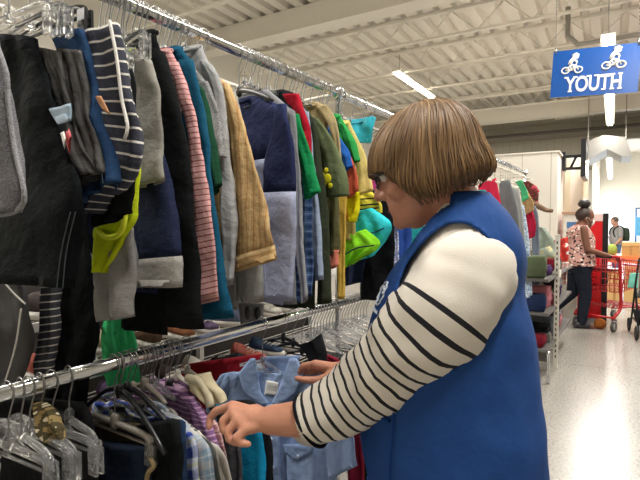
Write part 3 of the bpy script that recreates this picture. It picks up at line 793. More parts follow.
def shoe(loc, rz, c, lab, sole='#e3ded4'):
    up = MB(); so = MB()
    rings = []
    for x, w, z0, z1 in ((-.10, .024, .02, .07), (-.085, .032, .018, .092), (-.05, .034, .018, .085), (-.01, .034, .018, .068), (.04, .038, .018, .055), (.08, .036, .018, .046), (.105, .022, .02, .036)):
        rings.append([Vector((x, w * math.cos(a), (z0 + z1)/2 + (z1 - z0)/2 * math.sin(a))) for a in [2*PI*k/14 for k in range(14)]])
    up.loft(rings, [[(r[0].x, .01 * k) for k in range(15)] for r in rings])
    rings = []
    for x, w in ((-.112, .018), (-.1, .032), (-.05, .037), (0, .036), (.05, .042), (.09, .038), (.115, .016)):
        rings.append([Vector((x, w, 0)), Vector((x, w, .024)), Vector((x, -w, .024)), Vector((x, -w, 0))])
    so.loft(rings)
    o = up.build('shoe', cloth(c), None, loc, rz); tag(o, lab, 'shoe', 'shoes on the wire shelving')
    so.build('sole', plain('sole_' + sole, sole, .7), o)
    lc = MB()
    for k in range(3): lc.tube([(.0 + k*.02, -.022, .064 - k*.006), (.004 + k*.02, 0, .071 - k*.006), (.0 + k*.02, .022, .064 - k*.006)], .003, 5)
    lc.build('laces', plain('lace', '#d8d4cb', .8), o)
sc_ = [('#4a4240', 'dark grey'), ('#b86a5c', 'faded red'), ('#5a4636', 'brown'), ('#7b86a2', 'blue-grey'), ('#2c2c30', 'black'), ('#a99a84', 'beige'), ('#6a5a78', 'mauve'), ('#d6d1c6', 'white'), ('#394a63', 'dark blue'), ('#8a5a3e', 'tan')]
i = 0
for li, z in enumerate(levels[:3]):
    for k, y in enumerate([.85 + .16 * j for j in range(10)]):
        c, n = sc_[(i * 7 + li) % 10]; i += 1
        shoe((XS - .13 - .03 * random.random(), y, z), random.uniform(-.25, .25) + (PI if k % 3 == 0 else 0), c, n + ' lace-up shoe on the ' + ('top', 'second', 'third')[li] + ' wire shelf, ' + ['nearest the lime top', 'second along', 'third along', 'fourth along', 'fifth along', 'sixth along', 'seventh along', 'eighth along', 'ninth along', 'last along towards the far end'][k])
# green cloth bag on the shelving
Hs = Hang(0, y=0); 
class PX:                             # a plane facing the aisle
    def __init__(s, x): s.x = x
    def pts(s, P): return [on_x(px, py, s.x) for px, py in P]
def xdrape(name, label, cat, group, x, Lp, Rp, m, th=.015, amp=.008, waves=2, **k):
    L = [Vector((p.y, 0, p.z)) for p in PX(x).pts(Lp)]; R = [Vector((p.y, 0, p.z)) for p in PX(x).pts(Rp)]
    c = sum(L + R, Vector()) / len(L + R)
    mb = MB(); strip(mb, [p - c for p in L], [p - c for p in R], 0, th, 22, 12, amp, waves, 3.3)
    o = mb.build(name, m, None, (x, c.x, c.z), PI/2)
    return tag(o, label, cat, group)
gb = xdrape('green_bag', 'bright green cloth bag hanging off the shoe shelving', 'bag', None, XS + .05, [(106, 312), (105, 345), (106, 391)], [(133, 310), (138, 345), (143, 390)], cloth('#3aa866'), .02, .022, 3)
mb = MB(); mb.tube(spline([(-.03, 0, .06), (-.02, .035, levels[0] - gb.location.z + .004), (.02, .035, levels[0] - gb.location.z + .004), (.03, 0, .06)], 14), .006, 8); mb.build('strap', cloth('#2f8f57'), gb)
# slipper pack that hangs under the grey sleeve
o = xdrape('slipper_pack', 'dark grey slipper pack with two black ovals below the stone grey sleeve', 'slippers', None, -1.25, [(239, 303), (240, 325)], [(264, 303), (264, 325)], plain('pack_grey', '#5c5b5a', .4), .01, .002)
mb = MB()
for px in (246, 256):
    p = on_x(px, 313, -1.25) - o.location; mb.ball(Vector((p.y, -.012, p.z)), .016, .006, .026)
mb.build('oval', plain('oval_black', '#1d1e22', .5), o)
H = HL(292)
drape('red_blanket', 'dark red blanket hanging behind the cream garment and the light blue shirt', 'blanket', GL, H, [(186, 364), (182, 385), (186, 520)], [(262, 354), (282, 385), (290, 520)], cloth('#8a1826'), th=.014)

# crates and panel added as dark backing to the rack; dark clothes at near end
TUBD = plain('tub_dark', '#1f1f22', .5); TUBB = plain('tub_brown', '#4a3a2c', .8)
for k in range(9):
    y = -.22 + .36 * k
    r = empty('backing_crate', (XS - .25, y, .075)); tag(r, ['black', 'brown'][k % 2] + ' backing crate added under the shoe shelving, ' + ['first', 'second', 'third', 'fourth', 'fifth', 'sixth', 'seventh', 'eighth', 'ninth'][k] + ' along from the near end', 'crate', 'crates under the shoe shelving')
    mb = MB(); mb.box((-.15, 0, 0), (.17, .32, .20 + .03 * (k % 3))); mb.build('crate_body', [TUBD, TUBB][k % 2], r)
    mb = MB(); mb.box((-.16, -.006, .20 + .03 * (k % 3)), (.18, .326, .225 + .03 * (k % 3))); mb.build('lid', [TUBB, TUBD][k % 2], r)
mb = MB(); mb.box((XS - .47, -.4, .03), (XS - .455, 3.05, 1.2)); o = mb.build('backing_panel', plain('panel_dark', '#2b2522', .8), shelf); o.matrix_parent_inverse = inv
for hp, lab, c in ((74, 'black wool coat at the near end of the lower rail', '#121314'), (80, 'very dark green coat beside the black wool one on the lower rail', '#141c18')):
    drape('coat', lab, 'jacket', GL, HL(hp), [(-4, 398), (0, 440), (6, 640)], [(84, 402), (96, 440), (100, 640)], cloth(c), th=.014)
# ------------------------------------------------------------ the building (its own axes, turned by BYAW)
BM = Matrix.Rotation(BYAW, 4, 'Z'); BI = BM.inverted()
bxv = (BM @ Vector((1, 0, 0))); byv = (BM @ Vector((0, 1, 0)))
def by_plane(px, py, c):              # building coordinates of a pixel on the building plane Y = c
    return BI @ on_plane(px, py, byv * c, byv)
def bx_plane(px, py, c):
    return BI @ on_plane(px, py, bxv * c, bxv)
def bz_plane(px, py, z=0):
    return BI @ on_z(px, py, z)
def bld(mb, name, m, parent=None, kind=None, keep=False):
    o = mb.build(name, m, parent)
    if parent is None: o.rotation_euler[2] = BYAW
    if kind: o['kind'] = kind
    return o
def broot(name, loc):                # an Empty in building axes
    return empty(name, BM @ Vector(loc), BYAW)
def bchild(mb, name, m, root, loc):   # mesh given in building coordinates, child of a broot at loc
    for v in mb.bm.verts: v.co -= Vector(loc)
    return mb.build(name, m, root)

# floor: polished speckled concrete with a few cracks
t = NT('polished_concrete')
tc = t.n('ShaderNodeTexCoord').outputs['Object']
n1 = t.noise(tc, 1.3, 5, .6); n2 = t.noise(tc, 55, 3, .6); n3 = t.noise(tc, 160, 2, .6)
c1 = t.ramp(n1, [(0.3, '#86817a'), (0.7, '#99948c')], 'LINEAR')
c2 = t.mix(t.math('MULTIPLY', t.math('GREATER_THAN', n2, .62), .35), c1, '#b9b4aa')
c3 = t.mix(t.math('MULTIPLY', t.math('GREATER_THAN', n3, .68), .35), c2, '#6f6a62')
mp = t.n('ShaderNodeMapping'); mp.inputs['Scale'].default_value = (.33, .33, .33); mp.inputs['Location'].default_value = (.3, .12, 0); t.l(tc, mp.inputs[0])
nd = t.n('ShaderNodeTexNoise'); nd.inputs['Scale'].default_value = 2.2; nd.inputs['Detail'].default_value = 4; t.l(mp.outputs[0], nd.inputs['Vector'])
ad = t.mix(.12, mp.outputs[0], nd.outputs['Color'])
vo = t.n('ShaderNodeTexVoronoi', feature='DISTANCE_TO_EDGE'); vo.inputs['Scale'].default_value = 1.0; t.l(ad, vo.inputs['Vector'])
ck = t.math('LESS_THAN', vo.outputs['Distance'], .0035)
t.l(t.mix(t.math('MULTIPLY', ck, .6), c3, '#5b544a'), t.b.inputs['Base Color'])
t.l(t.math('MULTIPLY_ADD', n2, .16), t.b.inputs['Roughness']); t.b.inputs['Roughness'].links[0].from_node.inputs[2].default_value = .20
t.b.inputs['Specular IOR Level'].default_value = .6
t.bump(n2, .08, .004)
FLOOR = t.m
XL, XRR, YB, YF = -7.0, 8.0, -5.0, 27.0
mb = MB(); mb.box((XL, YB, -.1), (XRR, YF, 0)); bld(mb, 'floor', FLOOR, None, 'structure')

WALLC = plain('cream_wall', '#ece8de', .8)
def panel_mat(name, c, period, c2):
    t = NT(name); tc = t.n('ShaderNodeTexCoord').outputs['Object']
    sp = t.n('ShaderNodeSeparateXYZ'); t.l(tc, sp.inputs[0])
    fr = t.math('FRACT', t.math('MULTIPLY', t.math('ADD', sp.outputs[0], sp.outputs[1]), 1 / period))
    t.l(t.ramp(fr, [(0, c2), (.035, c)]), t.b.inputs['Base Color']); t.b.inputs['Roughness'].default_value = .6
    return t.m
PANEL = panel_mat('white_panelling', '#ebe5d8', .38, '#c9c1b2')
CORR = panel_mat('grey_corrugated', '#a29d8e', .22, '#7e796b')
DECK = plain('cream_deck', '#ece7dc', .55)
DECKJ = plain('joist_paint', '#ebe6da', .5)

ZD = 5.0
# corrugated deck
mb = MB(); P = []
x = XL
while x < XRR:
    P += [(x, ZD), (x + .15, ZD), (x + .18, ZD + .09), (x + .27, ZD + .09), (x + .30, ZD)]
    x += .30
r0 = [Vector((a, YB, z)) for a, z in P]; r1 = [Vector((a, 17.0, z)) for a, z in P]
mb.loft([r0, r1], None, False, False, False)
for f in mb.bm.faces: f.smooth = False
up0 = [Vector((XL, YB, ZD + .14)), Vector((XRR + .3, YB, ZD + .14))]; up1 = [Vector((XL, 17, ZD + .14)), Vector((XRR + .3, 17, ZD + .14))]
mb.loft([up0, up1], None, False, False, False)
bld(mb, 'ceiling', DECK, None, 'structure')
mb = MB(); mb.box((-1.6, 17.0, 4.6), (XRR, YF, 4.75)); bld(mb, 'ceiling', WALLC, None, 'structure')

# deep beams across the building
yb1 = 6.9
pb = by_plane(320, 23.6, yb1)
beams = []
for y0, zb in ((yb1, pb.z), (15.0, by_plane(560, 115.5, 15.0).z)):
    mb = MB(); zt = ZD - .005
    mb.box((XL, y0, zb), (XRR, y0 + .34, zb + .03)); mb.box((XL, y0 + .02, zb + .03), (XRR, y0 + .32, zt if y0 < 10 else zb + .42))
    o = bld(mb, 'beam', DECKJ, None, 'structure')
# open-web bar joists
def joist(y):
    mb = MB(); zb, zt = ZD - .46, ZD - .03
    mb.box((XL, y - .035, zb), (XRR, y + .035, zb + .035)); mb.box((XL, y - .05, zt - .03), (XRR, y + .05, zt + .02))
    n = int((XRR - XL) / .42); 
    for k in range(n):
        a = XL + k * .42; zz = (zb + .02, zt - .02) if k % 2 == 0 else (zt - .02, zb + .02)
        mb.tube([(a, y, zz[0]), (a + .42, y, zz[1])], .010, 5)
    o = bld(mb, 'joist_beam', DECKJ, None, 'structure')
for y in (2.2, 3.8, 5.4, 8.3, 9.8, 11.3, 12.8, 14.2, 16.3): joist(y)
# conduits and sprinkler pipe under the deck
PIPE = plain('grey_pipe', '#9a968c', .45)
mb = MB(); a = by_plane(568, 20, 9.0); mb.tube([(a.x, 9.0, ZD - .1), (a.x, 9.0, a.z - .25), (a.x + .15, 9.0, a.z - .42), (a.x + 4.5, 9.0, a.z - .42)], .04, 12)
o = bld(mb, 'sprinkler_pipe', PIPE); tag(o, 'grey pipe elbow running right under the ceiling above the blue sign', 'pipe')
mb = MB(); mb.tube([(XL + .06, 15.9, ZD - .95), (0, 15.9, ZD - .95), (XRR - .06, 15.9, ZD - .9)], .05, 10)
o = bld(mb, 'drain_pipe', plain('dark_pipe', '#4b443d', .5)); tag(o, 'dark horizontal pipe crossing in front of the far grey wall', 'pipe')

# walls
mb = MB(); mb.box((XL - .1, YB, 0), (XL, 17, ZD + .1)); bld(mb, 'wall_left', WALLC, None, 'structure')
mb = MB(); mb.box((XL, YB - .1, 0), (XRR, YB, ZD + .1)); bld(mb, 'wall_back', WALLC, None, 'structure')
mb = MB(); mb.box((XRR, YB, 0), (XRR + .1, YF, ZD + .1)); bld(mb, 'wall_right', WALLC, None, 'structure')
# far wall of the sales floor, with the wide opening on the right to the bright front
xo = by_plane(592, 200, 17.0).x
mb = MB(); mb.box((XL, 17.0, 0), (xo, 17.2, 3.0)); bld(mb, 'wall_far', WALLC, None, 'structure')
mb = MB(); mb.box((XL, 17.0, 3.0), (xo, 17.2, ZD + .1)); mb.box((xo, 17.0, by_plane(610, 140, 17).z), (XRR, 17.2, ZD + .1)); bld(mb, 'wall_far', CORR, None, 'structure')
mb = MB(); mb.box((xo - .1, 17.2, 0), (xo, YF, 4.6)); bld(mb, 'wall_front_left', WALLC, None, 'structure')
# block courses high on the far wall
mb = MB()
zc = by_plane(600, 128, 16.9).z
mb.box((XL, 16.9, zc - .2), (XRR, 16.99, zc + .25)); bld(mb, 'trim_1', plain('block_grey', '#8b8578', .8), None, 'structure')
# storefront
YW = 26.6
zh = by_plane(610, 208, YW).z
mb = MB(); mb.box((xo - .1, YW, zh), (XRR, YW + .2, 4.6)); bld(mb, 'wall_front', WALLC, None, 'structure')
xs_ = [xo, .9, 2.4, 3.9, 5.4, 6.9, XRR]
glass = NT('window_glass'); glass.b.inputs['Transmission Weight'].default_value = 1; glass.b.inputs['Roughness'].default_value = 0; glass.b.inputs['IOR'].default_value = 1.05
FRAMEB = plain('frame_blue', '#23538a', .45)
for i in range(len(xs_) - 1):
    a, b = xs_[i], xs_[i + 1]
    mb = MB(); mb.box((a, YW + .08, .02), (b, YW + .1, zh)); w = bld(mb, 'window_%d' % (i + 1), glass.m, None, 'structure')
    mb = MB()
    mb.box((a, YW, 0), (a + .06, YW + .16, zh)); mb.box((b - .06, YW, 0), (b, YW + .16, zh)); mb.box((a + .06, YW, 0), (b - .06, YW + .16, .1)); mb.box((a + .06, YW, zh - .06), (b - .06, YW + .16, zh))
    f = mb.build('window_frame', plain('frame_white', '#e5e5e2', .5) if i < 1 else FRAMEB, w)
mb = MB(); mb.box((-14, YW + .4, -.12), (20, 60, -.02)); bld(mb, 'ground', plain('outside_paving', '#c9c7c0', .9), None, 'structure')

# sheet-metal duct, gable shaped, above the opening
mb = MB()
pts = [(588, 160), (588, 141), (603, 135), (626, 137), (632, 156), (622, 156), (607, 149)]
r0 = [by_plane(px, py, 14.8) for px, py in pts]; r1 = [p + Vector((0, 1.6, 0)) for p in r0]
mb.loft([r0, r1])
for f in mb.bm.faces: f.smooth = False
o = bld(mb, 'air_duct', plain('duct_metal', '#6f6c66', .5, .2))
for k, q_ in enumerate((r0[1], r0[3], r1[1], r1[3])):
    mb = MB(); mb.box((q_.x - .012, q_.y - .02 + (.1 if k < 2 else -.1), q_.z - .02), (q_.x + .012, q_.y + .02 + (.1 if k < 2 else -.1), ZD + .06)); mb.build('hanger_strap', PIPE, o)
tag(o, 'grey sheet-metal duct shaped like a gable over the way to the front', 'duct')

# ---------------------------------------------------------------- fluorescent lamps
def lamp(name, cx, y0, y1, z, label, sx=.06, group=None, power=70):
    r = broot('ceiling_lamp', (cx, (y0 + y1) / 2, z)); tag(r, label, 'ceiling light', group)
    mb = MB(); mb.box((cx - sx - .03, y0, z + .03), (cx + sx + .03, y1, z + .09)); bchild(mb, 'housing', WHITEP, r, (cx, (y0+y1)/2, z))
    mb = MB()
    for s in (-1, 1): mb.tube([(cx + s * sx * .6, y0 + .02, z), (cx + s * sx * .6, (y0+y1)/2, z), (cx + s * sx * .6, y1 - .02, z)], .02, 10)
    bchild(mb, 'tube', emit('tube_glow', '#fff6e2', 16), r, (cx, (y0+y1)/2, z))
    mb = MB()
    for y in (y0 + .2, y1 - .2): mb.tube([(cx, y, z + .09), (cx, y, ZD if z > 3.7 and y0 < 16 else z + .3)], .006, 5)
    bchild(mb, 'hanger_rod', PIPE, r, (cx, (y0+y1)/2, z))
    L = bpy.data.lights.new('tube_light', 'AREA'); L.shape = 'RECTANGLE'; L.size = .14; L.size_y = y1 - y0; L.energy = power; L.color = (1, .975, .94)
    lo = bpy.data.objects.new('tube_light', L); col.objects.link(lo); lo.parent = r; lo.location = (0, 0, -.03)
ZT = 4.5
a, b = bz_plane(395, 73, ZT), bz_plane(433, 98, ZT)
cx = (a.x + b.x) / 2; PW = 135
lamp('l', cx, a.y, a.y + 2.4, ZT, 'lit fluorescent lamp on the ceiling above the woman in the blue vest', power=PW)
c = bz_plane(610, 125, 3.9); d0 = bz_plane(608, 40, 3.9)
lamp('l', c.x, d0.y, c.y, 3.9, 'long lit fluorescent row behind the blue hanging sign', power=PW * 2)
e = bz_plane(610, 186, 3.9)
zf = by_plane(609, 187, 20.4).z
lamp('l', by_plane(609.5, 187, 21).x, 17.5, 25.5, 3.35, 'lit fluorescent row over the bright front of the shop', power=PW * 1.1)
for i, (x, y, where) in enumerate(((cx + 4.4, a.y - 5.0, 'over the aisle'), (cx, a.y - 10, 'behind the viewer over the rack'), (cx + 4.4, a.y - 10, 'behind the viewer over the aisle'), (cx - 2.6, a.y - 13.0, 'behind the viewer on the left'), (cx + 7, a.y - 3, 'far right of the aisle'))):
    lamp('l', x, y, y + 2.4, ZT, 'lit fluorescent lamp ' + where, power=PW)

# ---------------------------------------------------------------- hanging YOUTH sign
ys = 6.4
p = [by_plane(px, py, ys) for px, py in ((552.5, 52), (640.5, 42.5), (639, 92), (551, 98))]
SB = plain('sign_blue', '#0c51a2', .28); SW = plain('sign_white', '#f2f0ea', .5)
o0 = (p[0] + p[2]) / 2
sign = broot('hanging_sign', o0); tag(sign, 'blue hanging sign with white YOUTH lettering and two children on bicycles', 'sign')
W = ((p[1] - p[0]).length + (p[2] - p[3]).length) / 2; Hh_ = ((p[3] - p[0]).length + (p[2] - p[1]).length) / 2
ex = ((p[1] - p[0]) + (p[2] - p[3])).normalized(); ez = Vector((0, 1, 0)).cross(ex) * -1; ez = Vector((-ex.z, 0, ex.x))
def sp(u, v, y=0): return ex * (u * W) + ez * (v * Hh_) + Vector((0, y, 0))     # u, v from -.5 to .5
def quad(mb, u0, v0, u1, v1, y0, y1):
    mb.loft([[sp(u0, v0, y0), sp(u1, v0, y0), sp(u1, v1, y0), sp(u0, v1, y0)], [sp(u0, v0, y1), sp(u1, v0, y1), sp(u1, v1, y1), sp(u0, v1, y1)]])
    for f in mb.bm.faces: f.smooth = False
mb = MB(); quad(mb, -.5, -.5, .5, .5, -.004, .004); mb.build('board', SB, sign)
fc = bpy.data.curves.new('lettering', 'FONT'); fc.body = 'YOUTH'; fc.align_x = 'CENTER'; fc.align_y = 'CENTER'; fc.size = 1; fc.extrude = .002; fc.offset = .022
to = bpy.data.objects.new('lettering', fc); col.objects.link(to)
bpy.context.view_layer.update()
me = bpy.data.meshes.new_from_object(to.evaluated_get(bpy.context.evaluated_depsgraph_get()))
bpy.data.objects.remove(to)
xs0 = [v.co.x for v in me.vertices]; ys0 = [v.co.y for v in me.vertices]
X0, X1, Y0_, Y1_ = min(xs0), max(xs0), min(ys0), max(ys0)
LU0, LU1, LV0, LV1 = -.33, .315, -.41, -.075          # where the word stands on the board
for v in me.vertices:
    u = LU0 + (v.co.x - X0) / (X1 - X0) * (LU1 - LU0); vv = LV0 + (v.co.y - Y0_) / (Y1_ - Y0_) * (LV1 - LV0)
    v.co = sp(u, vv, -.008 - v.co.z)
me.materials.append(SW); lo = bpy.data.objects.new('lettering', me); col.objects.link(lo); lo.parent = sign
mb = MB()                              # serifs
gw = (LU1 - LU0) / (X1 - X0)
def ser(u, v, w=.05): quad(mb, u - w/2, v - .016, u + w/2, v + .016, -.0115, -.008)
lo_, hi_ = LV0 + .018, LV1 - .018
SERIFS = [(.02, 1), (.185, 1), (.10, 0), (.425, 1), (.555, 1), (.70, 0), (.845, 1), (.975, 1), (.845, 0), (.975, 0)]
for fu, top_ in SERIFS: ser(LU0 + fu * (LU1 - LU0), hi_ if top_ else lo_)
mb.build('lettering_serifs', SW, sign)['kind'] = 'stuff'
def bike(u, v, sc):
    mb = MB(); c = sp(u, v, -.008)
    def q(x, z): return c + ex * (x * sc) + ez * (z * sc * .86) + Vector((0, -.003, 0))
    for x in (-.085, .085): mb.tube([q(x + .05 * math.cos(2*PI*i/20), .05 * math.sin(2*PI*i/20)) for i in range(21)], .009 * sc / .9, 6)
    for A in (((-.085, 0), (-.03, .075), (.05, .08), (.085, 0)), ((-.03, .075), (0, 0), (.05, .08)), ((-.085, 0), (0, 0)), ((.05, .08), (.055, .12))): mb.tube([q(*z) for z in A], .008, 6)
    mb.tube([q(-.035, .095), q(-.02, .15), q(.01, .185)], .028 * sc, 8); mb.tube([q(.0, .175), q(.05, .15), q(.06, .115)], .014 * sc, 8)
    mb.tube([q(-.03, .1), q(.025, .075), q(.0, -.01)], .018 * sc, 8)
    mb.ball(q(.035, .225), .045 * sc, .006, .045 * sc)
    mb.tube([q(-.01, .25), q(.04, .275), q(.08, .245)], .012 * sc, 6)
    for v_ in mb.bm.verts: v_.co.y = max(-.016, min(-.005, v_.co.y))
    return mb.build('bicycle_emblem', SW, sign)
bike(-.26, .06, .78); bike(.215, .09, .84)
mb = MB()
for u in (-.47, .47): mb.tube([sp(u, .45, 0), sp(u, .45, 0) + Vector((0, 0, .06))], .012, 8)
mb.build('grommet', STEEL, sign)
for u in (-.47, .47):
    mb = MB(); A = sp(u, .46, 0); n = 60
    zz = ZD - .45 - o0.z
    for k in range(n):
        z0 = A.z + (zz - A.z) * k / n; z1 = A.z + (zz - A.z) * (k + .8) / n; dx = .008 if k % 2 else 0
        mb.tube([(A.x - dx, A.y - (.008 - dx), z0), (A.x + dx, A.y + (.008 - dx), (z0 + z1)/2), (A.x - dx, A.y - (.008 - dx), z1)], .004, 4)
    mb.build('chain', plain('chain_steel', '#8d877c', .4, .6), sign)

# ---------------------------------------------------------------- white partition, television
yp = 7.6
a, b = by_plane(470, 155, yp), by_plane(558, 150.5, yp)
mb = MB(); mb.box((a.x - .9, yp, 0), (b.x, yp + .9, b.z - .02)); bld(mb, 'wall_partition', PANEL, None, 'structure')
mb = MB(); mb.box((a.x - .92, yp - .02, b.z - .02), (b.x + .02, yp + .92, b.z)); bld(mb, 'trim_2', plain('partition_cap', '#efe9dc', .6), None, 'structure')
yt = 9.4
a, b = by_plane(567, 165, yt), by_plane(592, 250, yt)
mb = MB(); mb.box((a.x - 1.4, yt, 0), (b.x - .1, yt + .4, by_plane(570, 158, yt).z)); bld(mb, 'wall_niche', PANEL, None, 'structure')
mb = MB()
for px in (568, 586): q = by_plane(px, 165, yt - .06); mb.box((q.x - .04, yt - .08, 0), (q.x + .04, yt, by_plane(570, 158, yt).z - .02))
bld(mb, 'trim_3', plain('door_trim', '#dccfb4', .6), None, 'structure')
# tv on a black bracket
yv = 8.3
p0 = by_plane(584, 158, yv)
tv = broot('television', p0); tag(tv, 'black flat television seen edge-on beside the white partition', 'television')
z0, z1 = by_plane(584, 178, yv).z, by_plane(584, 141, yv).z
mb = MB(); mb.box((p0.x - .03, yv - .25, z0), (p0.x + .03, yv + .75, z1)); bchild(mb, 'housing', BLACKP, tv, p0)
mb = MB(); mb.box((p0.x + .03, yv - .22, z0 + .03), (p0.x + .034, yv + .72, z1 - .03)); bchild(mb, 'screen', plain('screen_dark', '#0b0d10', .15), tv, p0)
mb = MB(); q = by_plane(563, 160, yv); q.x = by_plane(558, 150.5, 7.6).x + .11
for zz in (by_plane(563, 157, yv).z, by_plane(563, 169, yv).z):
    mb.box((q.x - .1, yv - .03, zz - .02), (p0.x - .03, yv + .03, zz + .02))
mb.tube([(q.x, yv, by_plane(563, 169, yv).z), (p0.x - .1, yv, by_plane(563, 157, yv).z)], .02, 6)
mb.box((q.x - .1, yv - .12, by_plane(563, 171, yv).z), (q.x - .06, yv + .12, by_plane(563, 153, yv).z))
bchild(mb, 'bracket', BLACKP, tv, p0)

# ---------------------------------------------------------------- red cooler and display cabinet
yc = 8.0
A = by_plane(566, 320, yc); B_ = by_plane(603, 214, yc)
root = broot('drinks_cooler', (A.x, yc, 0)); tag(root, 'red drinks cooler with a black side behind the woman in the floral top', 'cooler')
RED = plain('cooler_red', '#c9101c', .35)
o_ = (A.x, yc, 0)
mb = MB(); mb.box((A.x, yc, .04), (B_.x, yc + .65, B_.z)); bchild(mb, 'body', RED, root, o_)
mb = MB(); mb.box((B_.x, yc - .005, .0), (B_.x + .07, yc + .66, B_.z + .01)); bchild(mb, 'side', BLACKP, root, o_)
mb = MB(); mb.box((A.x + .02, yc - .02, .05), (B_.x - .02, yc, .5)); mb.box((A.x + .02, yc - .02, .54), (B_.x - .02, yc, B_.z - .12)); bchild(mb, 'door', plain('door_red', '#d8141f', .25), root, o_)
mb = MB(); mb.box((A.x, yc - .015, B_.z - .1), (B_.x, yc, B_.z)); bchild(mb, 'header', plain('header_pale', '#e6c9c4', .5), root, o_)
mb = MB(); mb.tube(spline([(A.x + .08, yc - .04, .1), (A.x + .04, yc - .05, .22), (A.x + .08, yc - .04, .36)], 8), .018, 8); bchild(mb, 'handle', SW, root, o_)
yd = 7.75
A = by_plane(562, 300, yd); B_ = by_plane(588, 214, yd)
root = broot('display_cabinet', (A.x, yd, 0)); tag(root, 'white display cabinet with a blue poster left of the red cooler', 'cabinet'); o_ = (A.x, yd, 0)
mb = MB(); mb.box((A.x, yd, 0), (B_.x - .12, yd + .2, B_.z)); bchild(mb, 'body', WHITEP, root, o_)
p = by_plane(567, 222, yd); q = by_plane(581, 228, yd)
mb = MB(); mb.box((p.x, yd - .01, q.z), (q.x, yd, p.z)); bchild(mb, 'poster', plain('poster_blue', '#4d7fb5', .5), root, o_)
mb = MB(); mb.box((A.x - .02, yd - .02, B_.z), (B_.x - .1, yd + .22, B_.z + .03)); bchild(mb, 'top', plain('cab_top', '#b99377', .5), root, o_)

# ---------------------------------------------------------------- orange counter with cartons, far right
yk = 10.2
A = by_plane(596, 262, yk); B_ = by_plane(660, 257, yk)
root = broot('counter', (A.x, yk, 0)); tag(root, 'long counter with an orange top behind the shopping cart', 'counter'); o_ = (A.x, yk, 0)
mb = MB(); mb.box((A.x, yk, A.z), (A.x + 2.4, yk + .7, B_.z)); bchild(mb, 'top', plain('orange_top', '#d97a45', .4), root, o_)
mb = MB()
for x in (A.x + .05, A.x + 2.3):
    for y in (yk + .05, yk + .6): mb.box((x, y, 0), (x + .05, y + .05, A.z))
bchild(mb, 'frame', plain('counter_steel', '#8f8a80', .4, .5), root, o_)
CARD = plain('cardboard', '#b98f55', .8); CARD2 = plain('cardboard_light', '#c9a56c', .8)
def carton(x0, y0, x1, y1, yy, dp, lab, m=CARD, z0=None):
    a = by_plane(x0, y1, yy); b = by_plane(x1, y0, yy); zz = a.z if z0 is None else z0
    r = broot('carton', (a.x, yy, zz)); tag(r, lab, 'box', 'cartons by the counter')
    mb = MB(); mb.box((a.x, yy, zz), (b.x, yy + dp, b.z)); bchild(mb, 'box_body', m, r, (a.x, yy, zz))
    mb = MB(); mb.box((a.x - .005, yy - .01, b.z - .06), ((a.x + b.x)/2, yy, b.z + .004)); mb.box(((a.x + b.x)/2 + .004, yy - .012, b.z - .05), (b.x + .005, yy, b.z + .004)); bchild(mb, 'flap', CARD2, r, (a.x, yy, zz))
    mb = MB(); mb.box(((a.x + b.x)/2 - .02, yy - .003, zz + .01), ((a.x + b.x)/2 + .02, yy, b.z - .06)); bchild(mb, 'tape', plain('tape_tan', '#a47c48', .4), r, (a.x, yy, zz))
carton(622, 243, 640, 257, yk + .1, .4, 'brown carton on the orange counter, nearer the storefront man', z0=B_.z)
carton(641, 240, 655, 257, yk + .1, .4, 'brown carton on the orange counter at the picture edge', z0=B_.z)
carton(607, 272, 622, 305, yk - .1, .5, 'tall tan carton on the floor behind the cart basket', CARD2, 0)
carton(624, 268, 650, 300, yk - .15, .5, 'wide tan carton on the floor behind the cart upright', CARD2, 0)
mb = MB()
a = by_plane(612, 248, yk + .1)
mb.ball((a.x, yk + .2, B_.z + .09), .09, .09, .11); o = bld(mb, 'grocery_bag', cloth('#8a9a4a')); tag(o, 'olive green bag on the orange counter beside the cart handle', 'bag')
# posters by the entrance
a = by_plane(636, 217, 26.3); b = by_plane(650, 236, 26.3)
mb = MB(); mb.box((a.x, 26.3, b.z), (b.x, 26.34, a.z)); o = bld(mb, 'window_poster', plain('poster_lightblue', '#5aa9d8', .5)); tag(o, 'light blue poster in the storefront window at the right edge', 'poster')

# ---------------------------------------------------------------- shelf unit at the end of the rack
zf_ = 5.15
def wat(px, py, d): return at(px, py, d)
root = empty('end_shelf', Vector((wat(556, 330, 4.7).x, wat(556, 330, 4.7).y, 0))); tag(root, 'metal shelf unit with a slotted post at the far end of the rack', 'shelf unit')
rl = root.location.copy()
GUN = plain('shelf_grey', '#6b6965', .45, .3)
def ech(mb, nm, m):
    for v in mb.bm.verts: v.co -= rl
    return mb.build(nm, m, root)
mb = MB(); mb.box((rl.x - .02, rl.y - .015, .04), (rl.x + .02, rl.y + .015, 1.3))
ech(mb, 'post', plain('post_cream', '#d9d3c5', .45))
mb = MB()
for k in range(22): mb.box((rl.x - .006, rl.y - .017, .12 + k * .052), (rl.x + .006, rl.y - .0145, .145 + k * .052))
ech(mb, 'slot_pattern', plain('slot_dark', '#4a463f', .6))['kind'] = 'stuff'
for z in (.30, .62, .92):
    mb = MB(); mb.box((rl.x - .42, rl.y - .5, z - .025), (rl.x, rl.y + 1.2, z)); ech(mb, 'shelf', GUN)
mb = MB(); mb.tube(spline([(rl.x, rl.y - .45, .28), (rl.x + .01, rl.y - .48, .15), (rl.x + .01, rl.y - .5, .02), (rl.x - .0, rl.y - .45, .012)], 10), .014, 8); mb.tube([(rl.x - .4, rl.y - .45, .28), (rl.x - .4, rl.y - .48, .012)], .014, 8); ech(mb, 'leg', CHROME)
